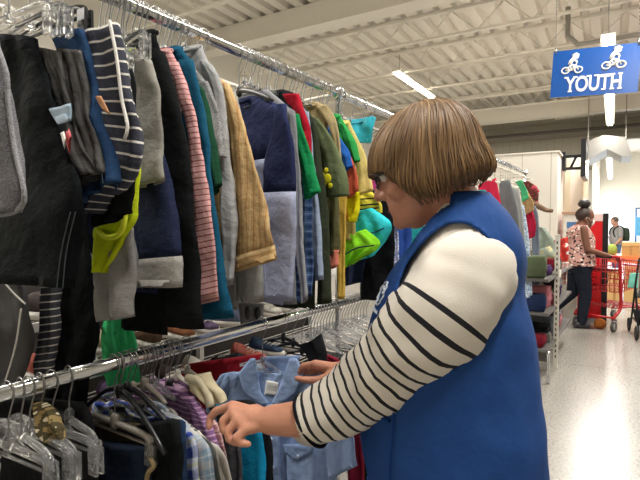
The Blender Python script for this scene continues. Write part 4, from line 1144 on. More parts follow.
def pack(nm, lab, cat, px0, py0, px1, py1, d, dp, m, tilt=0, grp=None):
    c = (at(px0, py0, d) + at(px1, py1, d)) / 2; w = (px1 - px0) / FPX * d; h = (py1 - py0) / FPX * d
    mb = MB(); mb.box((-w/2, 0, -h/2), (w/2, dp, h/2)); 
    bmesh.ops.bevel(mb.bm, geom=list(mb.bm.edges), offset=min(w, h) * .12, segments=2, affect='EDGES')
    o = mb.build(nm, m, None, c); o.rotation_euler = (0, math.radians(tilt), 0); tag(o, lab, cat, grp); return o
def bag(nm, lab, cat, Lp, Rp, y, m, th=.05):
    Hh = Hang(0, y=y); return drape(nm, lab, cat, None, Hh, Lp, Rp, m, th=th, amp=.02)
bag('cream_bag', 'cream and sage tote bag lying on the shelf unit behind the blue vest', 'bag', [(530, 252), (531, 262), (534, 270)], [(550, 246), (561, 262), (556, 283)], 5.35, cloth('#a39b78', 'camo', '#8e9a8a', '#b5aa82', scale=8), .12)
bag('sage_jumper', 'pale sage jumper folded above the cream tote bag', 'sweater', [(536, 226), (533, 240), (530, 250)], [(545, 228), (554, 240), (556, 252)], 5.5, cloth('#8e988c'), .1)
bag('white_cloth', 'small white cloth lying beside the sage jumper', 'cloth', [(527, 240), (528, 246), (530, 250)], [(536, 238), (536, 244), (535, 249)], 5.2, cloth('#dedad3'), .05)
bag('red_floral_bag', 'red and white floral bag hanging behind the woman in the floral top', 'bag', [(554, 240), (553, 255), (557, 268)], [(568, 237), (569, 255), (567, 270)], 6.1, cloth('#c33b33', 'flower', '#eadfd8', '#d9564c', scale=14), .1)
bag('pink_scarf', 'pink and white scarf trailing below the red floral bag', 'scarf', [(560, 262), (561, 275), (563, 285)], [(569, 262), (567, 275), (567, 284)], 6.05, cloth('#d9a9a0', 'stripe', '#eee4de', period=.05), .03)
pack('shoe_box', 'black and white box on the shelf unit', 'box', 540, 279, 557, 288, 4.75, .25, BLACKP, 0)
pack('white_box', 'white box standing on the black and white box', 'box', 547, 270, 558, 279, 4.75, .2, WHITEP, 0)
pack('picture_book', 'maroon picture book leaning on the shelf unit', 'book', 538, 292, 556, 306, 4.75, .03, plain('book_maroon', '#7d3a3c', .4), 28)
pack('striped_book', 'thin white book slanting across the maroon one', 'book', 537, 286, 552, 291, 4.7, .03, plain('book_cream', '#d8d0c2', .5), 40)
pack('storage_tub', 'grey storage tub on the lowest shelf', 'tub', 538, 333, 549, 362, 4.55, .12, GUN, 0)
pack('sneaker_box', 'navy and white box on the middle shelf', 'box', 546, 311, 557, 328, 4.85, .2, plain('navy_box', '#3b4256', .5), 10)

# folded goods on the shelf unit
GC = [('dark red', '#6f1a28'), ('black', '#17181b'), ('slate grey', '#5a5d61'), ('navy blue', '#23304f'), ('rose pink', '#b5707a'), ('cream', '#c7bda6'), ('moss green', '#59634a'), ('purple', '#4a335c')]
gi = 0
for z, nm in ((.30, 'lowest'), (.62, 'middle'), (.92, 'top')):
    for k in range(5):
        cname, cc_ = GC[(gi * 3 + k) % 8]
        h = .09 + .05 * ((k * 7 + gi) % 3); w_ = .30
        mb = MB(); rings = []
        for q in range(9):
            v = q / 8; zz = h * v; ins = .012 * (1 - abs(2*v - 1)) - .012 + .004 * math.sin(q * 2.4 + k)
            rings.append([Vector((x * (w_/2 + ins), y * (.11 + ins), zz + .004 * math.sin(9*x + k) * v)) for x, y in ((-1,-1),(0,-1.04),(1,-1),(1.03,0),(1,1),(0,1.03),(-1,1),(-1.03,0))])
        mb.loft(rings)
        o = mb.build('folded_garment', cloth(cc_), None, (rl.x - .19, rl.y - .36 + .25 * k, z + .002), .1 * math.sin(k * 3 + gi))
        tag(o, cname + ' folded garment, ' + nm + ' shelf of the end unit, ' + ['first', 'second', 'third', 'fourth', 'fifth'][k] + ' from the front', 'folded garment', 'folded garments on the end shelf')
    gi += 1
# ---------------------------------------------------------------- world
w = bpy.data.worlds.new('sky'); scene.world = w; w.use_nodes = True
bg = w.node_tree.nodes['Background']; bg.inputs[0].default_value = (.93, .96, 1, 1); bg.inputs[1].default_value = 2.2
# daylight that comes in through the storefront
L = bpy.data.lights.new('storefront_daylight', 'AREA'); L.shape = 'RECTANGLE'; L.size = 8; L.size_y = 2.2; L.energy = 330; L.color = (.92, .96, 1)
lo = bpy.data.objects.new('storefront_daylight', L); col.objects.link(lo)
lo.matrix_world = BM @ Matrix.Translation((3.5, YW - .1, 1.35)) @ Matrix.Rotation(-PI/2, 4, 'X')
scene.view_settings.view_transform = 'Standard'; scene.view_settings.look = 'None'; scene.view_settings.exposure = 0.25; scene.view_settings.gamma = 1.0
scene.view_settings.use_curve_mapping = False
# ------------------------------------------------------------ people
def skin(name, c, c2):
    t = NT(name); tc = t.n('ShaderNodeTexCoord').outputs['Object']
    nz = t.noise(tc, 9, 4, .6); n2 = t.noise(tc, 140, 3, .6)
    t.l(t.mix(t.math('MULTIPLY', n2, .5), t.mix(nz, c, c2), c2), t.b.inputs['Base Color'])
    t.b.inputs['Roughness'].default_value = .52
    t.b.inputs['Subsurface Weight'].default_value = .12; t.b.inputs['Subsurface Radius'].default_value = (.012, .005, .003); t.b.inputs['Subsurface Scale'].default_value = .5
    t.bump(n2, .3, .003)
    return t.m
SKIN = skin('skin_fair', '#cb967c', '#bf8268'); SKIND = skin('skin_dark', '#7a4d38', '#6a4230'); SKINL = skin('skin_pale', '#cf9f86', '#c08c74')

def fuse(mb, name, m, voxel, it=6, fac=.5, parent=None, wr=0.0, wscale=9, uvz=None):
    """one continuous surface out of overlapping pieces"""
    bmesh.ops.recalc_face_normals(mb.bm, faces=mb.bm.faces)
    me = bpy.data.meshes.new('tmp'); mb.bm.to_mesh(me); mb.bm.free()
    o = bpy.data.objects.new('tmp', me); col.objects.link(o)
    r = o.modifiers.new('r', 'REMESH'); r.mode = 'VOXEL'; r.voxel_size = voxel; r.use_smooth_shade = True
    s = o.modifiers.new('s', 'SMOOTH'); s.factor = fac; s.iterations = it
    bpy.context.view_layer.update()
    dg = bpy.context.evaluated_depsgraph_get()
    me2 = bpy.data.meshes.new_from_object(o.evaluated_get(dg))
    bpy.data.objects.remove(o); bpy.data.meshes.remove(me)
    me2.name = name
    if wr:
        for v in me2.vertices: v.co += v.normal * wr * mn.noise(v.co * wscale)
    uvl = me2.uv_layers.new(name='UVMap')
    for lp in me2.loops:
        c = me2.vertices[lp.vertex_index].co; uvl.data[lp.index].uv = (c.x + c.y, c.z)
    for p in me2.polygons: p.use_smooth = True
    me2.materials.clear(); me2.materials.append(m)
    ob = bpy.data.objects.new(name, me2); col.objects.link(ob)
    if parent: ob.parent = parent
    return ob

class Body:
    def __init__(s, c0, face):
        s.c0 = Vector(c0); s.f = Vector((face[0], face[1], 0)).normalized(); s.l = Vector((-s.f.y, s.f.x, 0))
    def p(s, f, l, z): return s.c0 + s.f * f + s.l * l + Vector((0, 0, z))
    def ring(s, z, o, a, b, n=40, sq=2.0, lo=0.0):
        R = []
        for j in range(n):
            t = 2*PI*j/n; c, q = math.cos(t), math.sin(t)
            c = math.copysign(abs(c) ** (2/sq), c); q = math.copysign(abs(q) ** (2/sq), q)
            R.append(s.p(o + a * c, lo + b * q, z))
        return R
def interp_rows(rows, n):
    P = spline([Vector((r[0], r[1], r[2])) for r in rows], n); Q = spline([Vector((r[0], r[3], 0)) for r in rows], n)
    out = []
    for i in range(n + 1):
        z = rows[0][0] + (rows[-1][0] - rows[0][0]) * i / n
        k = 0
        while k < len(rows) - 2 and rows[k + 1][0] < z: k += 1
        t = (z - rows[k][0]) / (rows[k + 1][0] - rows[k][0])
        r0 = rows[max(0, k - 1)]; r1 = rows[k]; r2 = rows[k + 1]; r3 = rows[min(len(rows) - 1, k + 2)]
        vals = [z]
        for c in (1, 2, 3):
            p0, p1, p2, p3 = r0[c], r1[c], r2[c], r3[c]
            vals.append(.5 * (2*p1 + (p2-p0)*t + (2*p0-5*p1+4*p2-p3)*t*t + (3*p1-p0-3*p2+p3)*t**3))
        out.append(vals)
    return out
class Head:
    def __init__(s, c, face, pitch, roll=0.0, k=1.0):
        f = Vector((face[0], face[1], 0)).normalized(); up = Vector((0, 0, 1)); p = math.radians(pitch)
        s.c = Vector(c); s.l = Vector((-f.y, f.x, 0))
        s.f = f * math.cos(p) - up * math.sin(p); s.u = up * math.cos(p) + f * math.sin(p)
        r = math.radians(roll); l0, u0 = s.l, s.u
        s.l = l0 * math.cos(r) + u0 * math.sin(r); s.u = u0 * math.cos(r) - l0 * math.sin(r)
        s.k = k
    def p(s, f, l, u): return s.c + (s.f * f + s.l * l + s.u * u) * s.k
    def M(s): return Matrix((s.f, s.l, s.u)).transposed()
HEADR = [(-.118, .055, .018, .020), (-.112, .052, .034, .034), (-.095, .042, .052, .046), (-.07, .028, .070, .056), (-.04, .014, .084, .064), (0, .002, .094, .071), (.04, -.006, .099, .075), (.075, -.009, .094, .071), (.1, -.01, .076, .058), (.117, -.01, .048, .036), (.123, -.01, .015, .012)]
def add_head(mb, H, lips=True):
    rings = []
    for u, o, a, b in HEADR: rings.append([H.p(o + a * math.cos(2*PI*j/28), b * math.sin(2*PI*j/28), u) for j in range(28)])
    mb.loft(rings)
    k = H.k
    mb.capsule(H.p(.092, 0, .008), H.p(.112, 0, -.030), .009*k, .0135*k, 10)          # nose
    for s in (-1, 1):
        mb.ball(H.p(.100, s * .012, -.034), .010*k)
        mb.ball(H.p(-.002, s * .074, -.012), .018*k, .007*k, .030*k, H.M())             # ear
        mb.capsule(H.p(.090, s*.012, .030), H.p(.078, s*.045, .028), .009*k, .008*k, 8)   # brow
        mb.ball(H.p(.062, s*.045, -.030), .026*k)                                       # cheek
    mb.capsule(H.p(.090, -.018, -.066), H.p(.090, .018, -.066), .0075*k, .0075*k, 8)    # upper lip
    mb.capsule(H.p(.087, -.015, -.077), H.p(.087, .015, -.077), .008*k, .008*k, 8)
    mb.ball(H.p(.082, 0, -.102), .017*k)
def eyes(H, parent, iris='#4a3a2c'):
    for s in (-1, 1):
        mb = MB(); mb.ball(H.p(.0815, s * .031, .006), .0125*H.k); e = mb.build('eye', plain('eye_white', '#e4ddd6', .25), parent)
        mb = MB(); mb.ball(H.p(.0915, s * .031, .004), .0055*H.k, n=10, m=6); mb.build('iris', plain('iris' + iris, iris, .2), e)
def chain(mb, P, rr, n=12):
    for i in range(len(P) - 1): mb.capsule(P[i], P[i + 1], rr[i], rr[i + 1], n)
def hand_pts(mb, wrist, knuckles, fingers, thumb, r=.0095, rw=.03):
    for k in knuckles: mb.capsule(wrist, k, rw * .55, r * 1.35, 10)
    for a, b in zip(knuckles, knuckles[1:]): mb.capsule(a, b, r * 1.3, r * 1.3, 10)
    mid = sum(knuckles, Vector()) / len(knuckles)
    mb.capsule(wrist, wrist.lerp(mid, .6), rw * .8, rw * .62, 12)
    for k, f in zip(knuckles, fingers):
        chain(mb, [k] + f, [r * 1.12, r * 1.02, r * .92, r * .82][:len(f) + 1], 10)
    chain(mb, [wrist.lerp(thumb[0], .35)] + thumb, [r * 1.5, r * 1.45, r * 1.2, r * 1.08, r * .9][:len(thumb) + 1], 10)
def free_hand(mb, wrist, d, n, side, r=.009, rw=.028, curl=.5):
    """relaxed hand: d along the fingers, n out of the back of the hand, side towards the thumb"""
    d, n, side = d.normalized(), n.normalized(), side.normalized()
    ks, fs = [], []
    for i, (o, L) in enumerate(((.028, .082), (.009, .09), (-.010, .084), (-.028, .066))):
        k = wrist + d * (.085 - .004 * i) + side * o; ks.append(k)
        f, p, a = [], k, 0.25 * curl
        for q in (.45, .3, .25):
            a += curl * .55
            p = p + (d * math.cos(a) - n * math.sin(a)) * L * q; f.append(p)
        fs.append(f)
    b = wrist + d * .03 + side * .03
    hand_pts(mb, wrist, ks, fs, [b, b + d * .03 + side * .022 - n * .01, b + d * .055 + side * .026 - n * .018], r, rw)
def hair_strands(H, name, parent, m, n, crown, path, rad=.0032, seed=3, shell=None):
    rnd = random.Random(seed); mb = MB()
    for k in range(n):
        P = path(rnd, k)
        N = len(P) - 1
        mb.tube(P, [max(.0006, rad * (1 - .55 * (i / N) ** 2)) * (0.8 if i else .3) for i in range(N + 1)], 5)
    return mb.build(name, m, parent)
def hair_mat(name, c, c2, c3):
    t = NT(name); uv = t.n('ShaderNodeTexCoord').outputs['Object']
    geo = t.n('ShaderNodeNewGeometry')
    ri = geo.outputs['Random Per Island']
    a = t.ramp(ri, [(0, c), (.5, c2), (1, c3)], 'LINEAR')
    t.l(a, t.b.inputs['Base Color']); t.b.inputs['Roughness'].default_value = .5
    return t.m

# ============================================================ the woman in the blue vest
BETA = math.radians(12)
W = Body((-.352, 1.10, 0), (-math.cos(BETA), -math.sin(BETA)))
VR = [(.72, -.012, .190, .222), (.84, -.004, .192, .224), (.95, .010, .198, .220), (1.06, .016, .186, .206), (1.17, .016, .172, .198), (1.26, .008, .148, .196), (1.33, -.012, .130, .194), (1.385, -.022, .108, .166), (1.43, -.022, .086, .122), (1.46, -.012, .072, .090), (1.482, -.0, .066, .074)]
TORSO = [(z, o, a - .032 + (.018 if z > 1.45 else 0), b - .034 + (.018 if z > 1.45 else 0)) for z, o, a, b in VR]
mb = MB()
mb.loft([W.ring(*r) for r in TORSO])
HH = Head(at(422, 169, 1.11), (-math.cos(math.radians(17)), -math.sin(math.radians(17))), 17, 0, 1.0)
add_head(mb, HH)
mb.capsule(W.p(-.01, 0, 1.44), HH.p(-.03, 0, -.06), .062, .056, 18)
mb.capsule(HH.p(.0, 0, -.07), HH.p(.045, 0, -.098), .045, .03, 14)
# legs and feet
for s in (-1, 1):
    chain(mb, [W.p(0, s*.1, .82), W.p(.03, s*.1, .46), W.p(-.02, s*.1, .09)], [.108, .062, .042], 16)
    chain(mb, [W.p(-.04, s*.1, .045), W.p(.08, s*.11, .04), W.p(.15, s*.115, .03)], [.038, .038, .028], 12)
# left arm
LS, LE, LW = at(468, 270, 1.0), at(384, 376, 1.04), at(271, 420, 1.14)
chain(mb, [LS, LE], [.062, .047], 16); chain(mb, [LE, at(318, 418, 1.105), LW], [.047, .045, .034], 16)
ln = [at(*q) for q in ((232, 406, 1.195), (233, 412, 1.172), (238, 420, 1.148), (247, 429, 1.130))]
lf = [[at(*q) for q in z] for z in (
    ((216, 411, 1.212), (210, 418, 1.215), (209, 427, 1.208)),
    ((223, 421, 1.168), (223, 430, 1.164), (229, 434, 1.158)),
    ((228, 431, 1.142), (229, 439, 1.138), (236, 443, 1.134)),
    ((236, 438, 1.122), (240, 443, 1.122), (248, 444, 1.122)))]
lt = [at(*q) for q in ((256, 410, 1.19), (243, 411, 1.215), (231, 416, 1.228), (221, 424, 1.225))]
hand_pts(mb, LW, ln, lf, lt, .0107, .038)
# right arm
RS, RE, RW = W.p(.02, -.185, 1.35), at(392, 354, 1.37), at(345, 370, 1.48)
chain(mb, [RS, RE], [.06, .046], 14); chain(mb, [RE, RW], [.047, .033], 14)
rn = [at(q[0], q[1], q[2] - .06) for q in ((315, 364, 1.585), (319, 366, 1.60), (323, 370, 1.61), (327, 375, 1.615))]
rf = [[at(q[0], q[1], q[2] - .06) for q in z] for z in (
    ((303, 366, 1.615), (300, 372, 1.645), (304, 377, 1.665)),
    ((306, 368, 1.635), (304, 375, 1.662), (309, 379, 1.675)),
    ((311, 372, 1.645), (310, 379, 1.668), (315, 382, 1.675)),
    ((317, 377, 1.645), (317, 382, 1.662), (321, 385, 1.668)))]
rt = [at(q[0], q[1], q[2] - .06) for q in ((330, 376, 1.54), (319, 380, 1.555), (307, 380, 1.58), (297, 378.5, 1.605))]
hand_pts(mb, RW, rn, rf, rt, .0105, .034)
woman = fuse(mb, 'person', SKIN, .0036, 7)
tag(woman, 'woman with a brown bob in a blue vest and striped sleeves', 'person')
eyes(HH, woman)
mb = MB()                             # mouth
mb.capsule(HH.p(.0955, -.016, -.071), HH.p(.0955, .016, -.071), .0035, .0035, 8); mb.build('lips', plain('lip_rose', '#a3584f', .4), woman)
mb = MB()
for s in (-1, 1): mb.tube(spline([HH.p(.094, s*.012, .034), HH.p(.09, s*.03, .040), HH.p(.076, s*.05, .034)], 8), .0028, 6)
mb.build('eyebrow', plain('brow_brown', '#4f3623', .7), woman)
# glasses
mb = MB()
for s in (-1, 1):
    mb.tube([HH.p(.108 - .006 * abs(math.sin(a)) - .012 * (s*.032 + .026*math.cos(a)*s > .05) , s * .034 + .025 * math.cos(a), .002 + .019 * math.sin(a)) for a in [2*PI*k/22 for k in range(23)]], .0019, 6)
    mb.tube([HH.p(.100, s * .06, .008), HH.p(.06, s*.078, .008), HH.p(.0, s*.080, .004), HH.p(-.012, s*.079, -.01)], .0018, 6)
mb.tube([HH.p(.108, -.009, .008), HH.p(.112, 0, .011), HH.p(.108, .009, .008)], .0018, 6)
mb.build('glasses', plain('glasses_frame', '#2c2a33', .3), woman)

# hair: a chin-length bob
HAIR = hair_mat('hair_brown', '#785a37', '#5c4328', '#927249')
HO = (-.022, 0.0, .020)
def bob_pt(phi, t, rr=1.0, flare=0.0):
    """phi from the front, t 0 at the crown .. 1 at the ends"""
    front = math.cos(phi)
    ax = (.136 if front > 0 else .120); bx = .106; top = .120
    hem = -.074 + .088 * max(0.0, min(1.0, (front - .38) / .36)) + .014 * max(0.0, -front)
    th_end = PI * .5
    tt = t / .58
    if tt <= 1:
        th = th_end * tt
        f = HO[0] - .015 * (1 - tt) + ax * math.sin(th) * front; l = bx * math.sin(th) * math.sin(phi); u = HO[2] + top * math.cos(th)
        k = rr
        return HH.p(HO[0] + (f - HO[0]) * k, l * k, HO[2] + (u - HO[2]) * k)
    q = (t - .58) / .42
    u = HO[2] + (hem - HO[2]) * q
    wdt = 1 + (.085 * math.sin(q * PI * .62) - .16 * (max(0, q - .6) / .4) ** 2 + flare * q) * min(1, abs(hem - HO[2]) / .09) - .03 * q * max(0, front)
    f = HO[0] + ax * front * wdt; l = bx * math.sin(phi) * wdt
    return HH.p(HO[0] + (f - HO[0]) * rr, l * rr, HO[2] + (u - HO[2]) * rr)
mb = MB()
rings = []
for i in range(1, 22):
    t_ = i / 21.0
    rings.append([bob_pt(2*PI*j/40, t_ * .94, .955) for j in range(40)])
last = rings[-1]
for k, dz in ((.9, .01), (.80, .05), (.6, .11)):
    rings.append([HH.p(*(lambda v: ((v.dot(HH.f)) * k + HO[0]*(1-k), v.dot(HH.l) * k, v.dot(HH.u) + dz))(p - HH.c)) for p in last])
mb.loft(rings)
def lock(rnd, k):
    phi = rnd.uniform(0, 2*PI); r = rnd.uniform(.955, 1.02) if rnd.random() < .93 else rnd.uniform(1.0, 1.045); fl = rnd.uniform(-.07, .05); t0 = rnd.choice((0.03, .06, .12, .2)); t1 = rnd.uniform(.90, 1.0) if rnd.random() < .85 else rnd.uniform(.97, 1.06)
    dph = rnd.uniform(-.10, .10); wv = rnd.uniform(-.05, .05); ph = rnd.uniform(0, 6)
    # the crown whorl, the parting swept to one side
    return [bob_pt(phi + dph * (i/15.0) + .45 * (1 - i/15.0) ** 2 + wv * math.sin(i * .7 + ph) * .5, t0 + (t1 - t0) * i / 15.0, r + .006 * math.sin(i * .9 + ph), fl) for i in range(16)]
shell_mb = mb
hair = shell_mb.build('hair', hair_mat('hair_brown_under', '#5f452a', '#5f452a', '#5f452a'), woman)
for p in hair.data.polygons: p.use_smooth = True
hair_strands(HH, 'hair_locks', hair, HAIR, 2600, None, lock, .0029)

# ------------------------------------------------------------ her clothes
def stripe_mat():
    t = NT('striped_jersey'); uv = t.n('ShaderNodeTexCoord').outputs['UV']
    sp = t.n('ShaderNodeSeparateXYZ'); t.l(uv, sp.inputs[0])
    fr = t.math('FRACT', t.math('MULTIPLY', sp.outputs[1], 1 / .0275))
    m = t.math('MULTIPLY', t.math('LESS_THAN', fr, .27), t.math('GREATER_THAN', sp.outputs[1], .160))
    nz = t.noise(uv, 380, 2)
    t.l(t.mix(m, t.mix(t.math('MULTIPLY', nz, .3), '#d8d1c5', '#c2baae'), '#15161c'), t.b.inputs['Base Color'])
    t.b.inputs['Roughness'].default_value = .9; t.bump(t.noise(uv, 330, 2), .2, .003)
    return t.m
STRIPE = stripe_mat()
def wrinkle(mb, amp, sc, seed=0.0):
    mb.bm.normal_update()
    mv = [(v, v.normal.copy() * amp * (mn.noise(v.co * sc + Vector((seed, 0, 0))) + .5 * mn.noise(v.co * sc * 2.3 + Vector((seed, 4, 0))))) for v in mb.bm.verts]
    for v, d in mv: v.co += d
def sleeve(P, R, n, m=26, squash=1.0):
    C = spline(P, n); rr = [v.x for v in spline([Vector((r, 0, 0)) for r in R], n)] if False else None
    # radii by arc length of the control points
    L = [0]
    for a, b in zip(P, P[1:]): L.append(L[-1] + (b - a).length)
    rad = []
    for i in range(n + 1):
        s = L[-1] * i / n; k = 0
        while k < len(P) - 2 and L[k + 1] < s: k += 1
        t_ = (s - L[k]) / (L[k + 1] - L[k]); t_ = t_ * t_ * (3 - 2 * t_)
        rad.append(R[k] + (R[k + 1] - R[k]) * t_)
    mb = MB(); mb.tube(C + [C[-1] + (C[-1] - C[-2]) * .1, C[-1] - (C[-1] - C[-2]) * .5], rad + [rad[-1] * .95, rad[-1] * .90], m)
    return mb
shirt_rows = [(z, o, a - .010, b - .010) for z, o, a, b in VR[:-1]]
mb = MB(); rr = interp_rows(shirt_rows, 50)
rings = [W.ring(*r, n=48) for r in rr]
uvs = [[(.02 * j, 1.445 - r[0]) for j in range(49)] for r in rr]
mb.loft(rings, uvs, True, True, False); wrinkle(mb, .003, 9)
jersey = mb.build('jersey', STRIPE, woman)
SP = [at(476, 246, 1.04), at(466, 276, 1.0), at(436, 322, .985), at(392, 368, 1.035), at(352, 397, 1.08), at(311, 420, 1.11)]
mb = sleeve(SP, [.070, .098, .099, .087, .071, .061], 60)
wrinkle(mb, .010, 15, 3)
sl = mb.build('sleeve', STRIPE, jersey)
d_ = (SP[-1] - SP[-2]).normalized(); n_ = d_.orthogonal().normalized(); b_ = d_.cross(n_)
mb = MB(); mb.tube([SP[-1] + (n_ * math.cos(2*PI*k/28) + b_ * math.sin(2*PI*k/28)) * .061 for k in range(29)], .0042, 8, cap=False); mb.build('cuff_trim', cloth('#15161c'), sl)
SPR = [RS + Vector((.03, 0, .02)), RS, RS.lerp(RE, .55), RE, RE.lerp(RW, .35)]
mb = sleeve(SPR, [.07, .088, .082, .07, .056], 36); wrinkle(mb, .008, 11, 5)
mb.build('sleeve', STRIPE, jersey)

VEST = cloth('#23457f', name='vest_cloth', rough=.75, bump=.14)
rr = interp_rows(VR, 84); N = 144
mb = MB()
G = [[mb.bm.verts.new(p) for p in W.ring(*r, n=N)] for r in rr]
loc = {}
def arm_g(f, z): return ((f + .002 + (z - 1.28) * .12) / .098) ** 2 + ((z - 1.275) / .140) ** 2
def neck_lim(l, f): return 1.17 + abs(l) * 3.1 if f > .0 else 9
for i, row in enumerate(G):
    for j, v in enumerate(row):
        d = v.co - W.c0; f, l, z = d.dot(W.f), d.dot(W.l), d.z
        side = abs(l) > .085
        ina = side and arm_g(f, z) < 1
        inn = f > .0 and z > neck_lim(l, f)
        loc[v] = (f, l, z, ina, inn)
for i in range(len(G) - 1):
    for j in range(N):
        k = (j + 1) % N; q = [G[i][j], G[i][k], G[i + 1][k], G[i + 1][j]]
        if all(loc[v][3] for v in q) or all(loc[v][4] for v in q): continue
        mb.face(q, [(a * .01, b * .01) for a, b in ((j, i), (j + 1, i), (j + 1, i + 1), (j, i + 1))])
for v in list(mb.bm.verts):
    if not v.link_faces: mb.bm.verts.remove(v); continue
    f, l, z, ina, inn = loc[v]
    if ina:
        g = arm_g(f, z) ** .5; cz = 1.275; 
        nf = (f + .002) / max(g, .2) - .002; nz = cz + (z - cz) / max(g, .2)
        if abs(nf - f) < .05 and abs(nz - z) < .05: v.co += W.f * (nf - f) + Vector((0, 0, nz - z))
    elif inn: v.co.z = max(v.co.z - .04, neck_lim(l, f))
bmesh.ops.smooth_vert(mb.bm, verts=[v for v in mb.bm.verts], factor=.4, use_axis_x=True, use_axis_y=True, use_axis_z=True)
mb.bm.normal_update()
wrinkle(mb, .010, 5, 9)
vest = mb.build('vest', VEST, woman)
sd = vest.modifiers.new('thick', 'SOLIDIFY'); sd.thickness = .006; sd.offset = 1
VE = cloth('#1a3c7c', name='vest_edge')
def surf(th, z, out=.008):
    k = min(range(len(rr)), key=lambda i: abs(rr[i][0] - z)); r = rr[k]
    return W.p(r[1] + (r[2] + out) * math.cos(th), (r[3] + out) * math.sin(th), z)
mb = MB(); mb.tube([surf(math.radians(62 - 3 * math.sin(i * .3)), .74 + .36 * i / 20) for i in range(21)], .0022, 6); mb.build('side_seam', VE, vest)
mb = MB(); mb.tube([surf(math.radians(62), 1.02), surf(math.radians(45), 1.02), surf(math.radians(28), 1.015)], .0045, 6); mb.build('pocket_welt', VE, vest)
mb = MB()
P = [surf(math.radians(1.5), z) for z in [.74 + .44 * i / 20 for i in range(21)]]
mb.tube(P, .006, 8); mb.build('placket', VE, vest)
for z in (.80, .90, 1.0, 1.1):
    mb = MB(); mb.ball(surf(math.radians(5), z, .012), .008, .008, .008); mb.build('snap', plain('snap_blue', '#2f62b8', .3), vest)
# the white chest emblem
EM = plain('emblem_white', '#dfe6f2', .6)
def vs(thd, z): return surf(math.radians(thd), z, .013)
mb = MB()
mb.tube([vs(26 + 9 * math.cos(a), 1.262 + .026 * math.sin(a)) for a in [2*PI*k/24 for k in range(25)]], .002, 6)
mb.tube([vs(26 + 5.5 * math.cos(a), 1.262 + .016 * math.sin(a)) for a in [2*PI*k/24 for k in range(19)]], .002, 6)
mb.build('emblem', EM, vest)
mb = MB()
for k in range(10): mb.tube([vs(16 + 2.0*k, 1.222), vs(17.2 + 2.0*k, 1.226 - .004 * (k % 2))], .0018, 5)
mb.build('emblem_text', EM, vest)
# trousers and shoes (below the picture)
mb = MB()
mb.loft([W.ring(z, o, a + .006, b + .006) for z, o, a, b in ((.70, -.01, .16, .2), (.80, 0, .17, .207), (.86, 0, .173, .207))])
for s in (-1, 1): chain(mb, [W.p(0, s*.1, .80), W.p(.03, s*.1, .46), W.p(-.02, s*.1, .10)], [.118, .08, .065], 16)
fuse(mb, 'trousers', cloth('#2a2d36'), .008, 4, .5, woman, .004)
for s in (-1, 1):
    mb = MB(); chain(mb, [W.p(-.05, s*.1, .05), W.p(.08, s*.112, .05), W.p(.165, s*.118, .04)], [.046, .048, .036], 14)
    for v in mb.bm.verts: v.co.z = max(v.co.z, .004)
    mb.build('shoe', plain('shoe_black', '#222226', .5), woman)

# ============================================================ the woman in the floral top
ft = on_z(578, 327, 0)
F2 = Body((ft.x, ft.y, 0) , (K * .97 + S * .22, S * .97 - K * .22))
def person(bd, H, arms, legs, skinm, torso, voxel=.007, name='person'):
    mb = MB(); mb.loft([bd.ring(*r, n=28) for r in torso])
    add_head(mb, H)
    mb.capsule(bd.p(0, 0, torso[-1][0] - .04), H.p(-.02, 0, -.06), .052, .048, 14)
    for pts, rr_, hd in arms:
        chain(mb, pts, rr_, 12)
        free_hand(mb, pts[-1], *hd)
    for pts, rr_, foot in legs:
        chain(mb, pts, rr_, 14); chain(mb, foot, [.036, .036, .026], 10)
    return fuse(mb, name, skinm, voxel, 4)
T2 = [(.80, 0, .17, .18), (.90, -.01, .18, .19), (1.02, .0, .165, .17), (1.15, .01, .155, .165), (1.25, .0, .145, .17), (1.33, -.01, .11, .17), (1.38, 0, .06, .1), (1.42, .005, .05, .055)]
H2_ = Head(F2.p(.06, 0, 1.475), (F2.f.x, F2.f.y), 14, 0, 1.08)
shL, shR = F2.p(0, .17, 1.33), F2.p(0, -.17, 1.33)
arm_r = [shR, F2.p(.04, -.215, 1.06), F2.p(.29, -.17, .985)]
arm_l = [shL, F2.p(.04, .2, 1.06), F2.p(.29, .16, .985)]
legF = [F2.p(0, -.09, .84), F2.p(.06, -.09, .46), F2.p(.02, -.09, .09)]
legB = [F2.p(0, .09, .84), F2.p(-.05, .09, .46), F2.p(-.34, .09, .17)]
dn = Vector((0, 0, -1))
lady = person(F2, H2_, [(arm_r, [.05, .041, .028], (F2.f + dn * .1, Vector((0, 0, 1)), F2.l, .0095, .028, .9)), (arm_l, [.05, .041, .028], (F2.f + dn * .1, Vector((0, 0, 1)), -F2.l, .0095, .028, .9))],
    [(legF, [.085, .056, .04], [F2.p(-.02, -.09, .045), F2.p(.1, -.09, .04), F2.p(.16, -.09, .03)]), (legB, [.085, .056, .04], [F2.p(-.37, .09, .16), F2.p(-.32, .09, .07), F2.p(-.27, .09, .035)])], SKIND, T2)
tag(lady, 'woman with a hair bun in a floral sleeveless top pushing the red shopping cart', 'person')
eyes(H2_, lady)
mb = MB(); rr2 = interp_rows([(z, o, a + .018, b + .016) for z, o, a, b in [(.84, 0, .185, .195)] + T2[1:7]], 24)
rg = [F2.ring(*r, n=32) for r in rr2]; uv2 = [[(.03 * j, r[0]) for j in range(33)] for r in rr2]
mb.loft(rg, uv2, True, False, True); wrinkle(mb, .012, 8)
mb.build('floral_top', cloth('#c99a90', 'flower', '#f0e8de', '#2b2628', scale=22), lady)
mb = MB(); mb.loft([F2.ring(*r) for r in ((.74, 0, .15, .17), (.84, 0, .172, .188), (.93, -.005, .178, .19))])
chain(mb, legF, [.115, .078, .06], 14); chain(mb, legB, [.115, .078, .06], 14)
fuse(mb, 'leggings', cloth('#20242e'), .009, 4, .5, lady, .004)
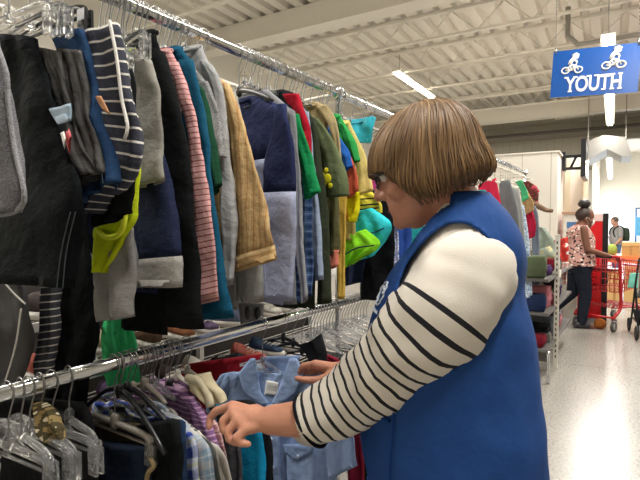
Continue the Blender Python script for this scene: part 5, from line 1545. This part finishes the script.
for P, c in (([F2.p(-.04, -.09, .05), F2.p(.06, -.09, .045), F2.p(.10, -.09, .04)], '#1d1b1b'), ([F2.p(-.385, .09, .18), F2.p(-.325, .09, .07), F2.p(-.26, .09, .04)], '#1d1b1b')):
    mb = MB(); chain(mb, P, [.046, .046, .038], 12); 
    for v in mb.bm.verts: v.co.z = max(v.co.z, .003)
    mb.build('shoe', plain('shoe_black', '#222226', .5), lady)
BH = hair_mat('hair_dark', '#2a1c16', '#1d130f', '#3a281f')
mb = MB()
M2 = H2_.M()
mb.ball(H2_.p(-.02, 0, .035), .108, .088, .105, M2, 24, 14)
hr2 = mb.build('hair', BH, lady)
# keep the face free: push the front of the cap back
for v in hr2.data.vertices:
    d = v.co - H2_.c; f, u = d.dot(H2_.f), d.dot(H2_.u)
    if u < .07 and f > .03: v.co -= H2_.f * (f - .03)
    if u < -.05: v.co += H2_.u * (-.05 - u)
mb = MB(); mb.ball(H2_.p(-.05, 0, .165), .075, .075, .062, M2, 18, 12); wrinkle(mb, .012, 22)
mb.build('hair_bun', BH, lady)
mb = MB(); rings = []
for u, o, w_ in ((-.105, .075, .035), (-.08, .1, .048), (-.05, .12, .056), (-.02, .122, .05), (0, .105, .035)):
    rings.append([H2_.p(o - .075 * (abs(l) / w_) ** 2 * (w_ / .056), l, u) for l in [w_ * (-1 + 2 * k / 12) for k in range(13)]] )
vr_ = mb.loft(rings, None, False, False, False)
mk = mb.build('face_mask', plain('mask_white', '#ece8e4', .8), lady); mk.modifiers.new('t', 'SOLIDIFY').thickness = .004
mb = MB()
for s in (-1, 1): mb.tube([H2_.p(.06, s*.056, -.03), H2_.p(.02, s*.078, .005), H2_.p(-.01, s*.08, 0), H2_.p(.03, s*.076, -.06)], .002, 5)
mb.build('mask_loop', plain('mask_white', '#ece8e4', .8), mk)

# ============================================================ the man by the storefront
dm = 14.0; q = at(617, 222, dm)
F3 = Body((q.x, q.y, 0), (-K * .95 - S * .15, -S * .95 + K * .15))
hz = at(616, 221.5, dm).z
kk = hz / 1.60
T3 = [(.85*kk, 0, .12, .165), (.95*kk, .015, .135, .17), (1.08*kk, .02, .14, .17), (1.25*kk, .0, .125, .185), (1.36*kk, 0, .09, .185), (1.41*kk, .01, .06, .1), (1.45*kk, .02, .055, .06)]
H3 = Head(F3.p(.06, 0, hz - .0), (F3.f.x, F3.f.y), 24)
mL = [F3.p(0, .2, 1.34*kk), F3.p(-.02, .24, 1.06*kk), F3.p(.12, .2, .86*kk)]
mR = [F3.p(0, -.2, 1.34*kk), F3.p(.06, -.22, 1.08*kk), F3.p(.28, -.14, 1.12*kk)]
lg = [[F3.p(0, s*.09, .86*kk), F3.p(.03, s*.1, .47*kk), F3.p(0, s*.1, .09)] for s in (-1, 1)]
man = person(F3, H3, [(mL, [.052, .042, .03], (dn, F3.l, F3.f)), (mR, [.052, .042, .03], (F3.f, Vector((0, 0, 1)), F3.l))],
    [(l_, [.08, .058, .042], [l_[2] + dn * .05, l_[2] + F3.f * .1 + dn * .05, l_[2] + F3.f * .16 + dn * .06]) for l_ in lg], SKINL, T3, .010)
tag(man, 'man in a grey tee shirt and jeans standing before the bright storefront', 'person')
eyes(H3, man)
mb = MB(); rr3 = interp_rows([(z, o, a + .02, b + .018) for z, o, a, b in T3[:6]], 18); mb.loft([F3.ring(*r, n=28) for r in rr3])
for A in (mL, mR): chain(mb, [A[0], A[0].lerp(A[1], .72)], [.078, .07], 12)
fuse(mb, 'tee_shirt', cloth('#8f8d8b', 'heather', '#a5a3a1'), .011, 4, .5, man, .006)
mb = MB(); mb.loft([F3.ring(*r) for r in ((.80*kk, 0, .12, .165), (.98*kk, .015, .14, .178))])
for l_ in lg: chain(mb, l_, [.095, .072, .062], 12)
fuse(mb, 'jeans', cloth('#4a6488', 'denim', '#6f8bb0'), .011, 4, .5, man, .004)
for l_ in lg:
    mb = MB(); chain(mb, [l_[2] + dn * .045, l_[2] + F3.f * .12 + dn * .045, l_[2] + F3.f * .18 + dn * .055], [.045, .045, .035], 10); mb.build('shoe', plain('shoe_white', '#cfcac4', .6), man)
mb = MB(); mb.ball(H3.p(-.018, 0, .035), .106, .086, .1, H3.M(), 20, 12); h3 = mb.build('hair', hair_mat('hair_greybrown', '#6a5848', '#54463a', '#7d6a58'), man)
for v in h3.data.vertices:
    d = v.co - H3.c; f, u = d.dot(H3.f), d.dot(H3.u)
    if u < .07 and f > .03: v.co -= H3.f * (f - .03)
    if u < -.04: v.co += H3.u * (-.04 - u)
r = empty('backpack', F3.p(-.2, 0, 1.0*kk)); tag(r, 'dark backpack worn by the man at the storefront', 'backpack')
def bpc(mb, nm, m):
    for v in mb.bm.verts: v.co -= r.location
    return mb.build(nm, m, r)
mb = MB(); mb.loft([F3.ring(z*kk, -.23, a, b, 24, 3) for z, a, b in ((.98, .04, .1), (1.0, .075, .14), (1.2, .085, .15), (1.36, .07, .13), (1.4, .03, .08))]); bpc(mb, 'pack_body', cloth('#3f4a40'))
mb = MB()
for s in (-1, 1): mb.tube(spline([F3.p(-.17, s*.1, 1.36*kk), F3.p(-.02, s*.12, 1.46*kk), F3.p(.13, s*.12, 1.34*kk), F3.p(.1, s*.15, 1.12*kk), F3.p(-.14, s*.15, 1.02*kk)], 16), .018, 8)
bpc(mb, 'strap', cloth('#2b302c'))

bl = on_z(600, 329, 0)
mb = MB(); mb.ball((0, 0, .07), .075, .06, .07, None, 20, 12); wrinkle(mb, .006, 20)
o = mb.build('ball', cloth('#a5622c', 'heather', '#7c4620'), None, bl); tag(o, 'orange-brown ball on the floor by the shoe of the woman in the floral top', 'ball')
# ------------------------------------------------------------ the red shopping cart
cf = (Rv * .8 + Vector((-S, K, 0)) * .6).normalized(); cr_ = Vector((cf.y, -cf.x, 0))
P0 = at(619, 257, 6.3) - cr_ * .27
cart = empty('shopping_cart', Vector((P0.x, P0.y, 0)), math.atan2(cf.y, cf.x))
tag(cart, 'red wire shopping cart pushed by the woman in the floral top', 'shopping cart')
CR = plain('cart_red', '#b3161d', .35)
hz = P0.z
def cc(mb, nm, m, par=None): return mb.build(nm, m, par or cart)
# local axes: x forward, y to the left
mb = MB()
for s in (-1, 1):
    mb.tube(spline([(-.02, s*.27, hz), (.04, s*.265, hz - .06), (.09, s*.26, .62), (.13, s*.255, .36), (.10, s*.25, .26), (-.02, s*.245, .20), (-.06, s*.24, .16)], 24), .02, 10)
    mb.tube(spline([(.12, s*.25, .30), (.5, s*.22, .27), (.92, s*.17, .24), (.95, s*.165, .16)], 16), .016, 8)
mb.tube([(-.05, -.24, .18), (-.05, .24, .18)], .014, 8); mb.tube([(.94, -.165, .2), (.94, .165, .2)], .014, 8)
cc(mb, 'frame', CR)
mb = MB(); mb.tube([(-.02, -.27, hz), (-.02, .27, hz)], .02, 10); hb = cc(mb, 'handle', CR)
mb = MB(); mb.tube([(-.02, -.2, hz), (-.02, .2, hz)], .024, 10); cc(mb, 'grip', BLACKP, hb)
mb = MB()
def corner(u, v, s):                  # basket side: u 0..1 forward, v 0..1 up
    zt = hz - .04 - .06 * u; zb = .50 + .02 * u; x = .06 + u * (.92 if v > .5 else .86); 
    x = .06 + u * (.84 + .1 * v); w = .255 - .05 * u
    return Vector((x, s * w, zb + (zt - zb) * v))
for s in (-1, 1):
    for k in range(14): mb.tube([corner(k / 13, 0, s), corner(k / 13, 1, s)], .0045, 5)
    for k in range(9): mb.tube([corner(0, k / 8, s), corner(1, k / 8, s)], .005 if k < 8 else .009, 6)
for k in range(10):
    l = -1 + 2 * k / 9
    a = corner(1, 0, 1); b = corner(1, 1, 1); mb.tube([Vector((a.x, a.y * l, a.z)), Vector((b.x, b.y * l, b.z))], .0045, 5)
    a0 = corner(0, 0, 1); mb.tube([Vector((a0.x, a0.y * l, a0.z)), Vector((a.x, a.y * l, a.z))], .0045, 5)
    b0 = corner(0, 1, 1); mb.tube([Vector((a0.x, a0.y * l, a0.z)), Vector((b0.x, b0.y * l, b0.z))], .0045, 5)
for k in range(6):
    for u in (0, 1):
        a = corner(u, k / 5, 1); b = corner(u, k / 5, -1); mb.tube([a, b], .005, 5)
cc(mb, 'basket', CR)
mb = MB()
for k in range(9):
    l = -.2 + .05 * k; mb.tube([(.08, l, .76), (.30, l, .74), (.33, l, .93)], .004, 5)
mb.tube([(.08, -.22, .76), (.08, .22, .76)], .006, 6); mb.tube([(.33, -.22, .93), (.33, .22, .93)], .006, 6)
cs = cc(mb, 'child_seat', CR)
mb = MB(); mb.box((.08, -.2, .77), (.28, .2, .80)); cc(mb, 'seat_flap', plain('flap_dark_red', '#6f1a20', .4), cs)
mb = MB()
for k in range(8): l = -.2 + .057 * k; mb.tube([(.1, l, .29), (.9, l * .8, .27)], .005, 5)
for k in range(6): x = .15 + .15 * k; mb.tube([(x, -.23, .285 - .02 * x), (x, .23, .285 - .02 * x)], .005, 5)
cc(mb, 'lower_tray', CR)
for x, y, r_ in ((-.04, -.24, .064), (-.04, .24, .064), (.94, -.165, .06), (.94, .165, .06)):
    mb = MB(); mb.tube([(x, y - .016, r_), (x, y + .016, r_)], r_, 20)
    w_ = cc(mb, 'wheel', plain('wheel_grey', '#4d4b4a', .5))
    mb = MB(); mb.tube([(x, y - .019, r_), (x, y + .019, r_)], r_ * .68, 16); cc(mb, 'hub', plain('hub_grey', '#a7a39c', .4), w_)
    mb = MB()
    for s in (-1, 1): mb.tube([(x, y + s*.024, r_), (x + .015, y + s*.024, r_ + .09)], .006, 6)
    mb.tube([(x + .015, y - .03, r_ + .09), (x + .015, y + .03, r_ + .09)], .012, 6); cc(mb, 'fork', STEEL, w_)

# ------------------------------------------------------------ stroller at the right edge
sg = on_z(658, 342, 0)
stro = empty('stroller', Vector((sg.x, sg.y, 0)), math.atan2(cf.y, cf.x) + .5)
tag(stro, 'dark stroller with a grey seat cut by the right picture edge', 'stroller')
def sc(mb, nm, m, par=None): return mb.build(nm, m, par or stro)
mb = MB()
for s in (-1, 1):
    yy = s * .2
    mb.tube([(-.02, yy, .09), (.28, yy, .62), (.05, yy, .98)], .012, 8); mb.tube([(.55, yy, .09), (.28, yy, .62)], .012, 8); mb.tube([(0.03, yy, .2), (.5, yy, .2)], .009, 6)
mb.tube([(.05, -.2, .98), (.05, .2, .98)], .014, 8)
sc(mb, 'frame', BLACKP)
mb = MB(); mb.loft([[Vector((x + .02, y, z)) for x, y, z in ((a, -.18, b), (a + .05, -.18, b + .03), (a + .05, .18, b + .03), (a, .18, b))] for a, b in ((.40, .52), (.22, .48), (.1, .55), (.04, .92))])
sc(mb, 'seat', cloth('#8a8a8c'))
mb = MB(); mb.loft([[Vector((x, y, z)) for x, y, z in ((.05, -.19, .3), (.5, -.19, .3), (.5, .19, .3), (.05, .19, .3))], [Vector((x, y, z)) for x, y, z in ((.08, -.17, .16), (.46, -.17, .16), (.46, .17, .16), (.08, .17, .16))]]); sc(mb, 'basket', cloth('#2a2b30'))
for x in (-.02, .55):
    for y in (-.22, .22):
        mb = MB(); mb.tube([(x + .075 * math.cos(a), y, .09 + .075 * math.sin(a)) for a in [2*PI*k/20 for k in range(21)]], .014, 8, cap=False); w_ = sc(mb, 'wheel', plain('tyre_black', '#1c1c1e', .6))
        mb = MB(); mb.tube([(x, y - .012, .09), (x, y + .012, .09)], .05, 14); sc(mb, 'hub', plain('hub_black', '#3a3a3d', .5), w_)
mb = MB(); strip(mb, [Vector((-.06, 0, .1)), Vector((-.08, 0, -.08))], [Vector((.06, 0, .1)), Vector((.05, 0, -.1))], 0, .02, 14, 8, .01, 2, 2)
o = mb.build('mint_cloth', cloth('#7fcbb6'), None, at(634.5, 281, 6.15), math.atan2(S, K)); tag(o, 'mint green cloth hung over the stroller at the right edge', 'cloth')
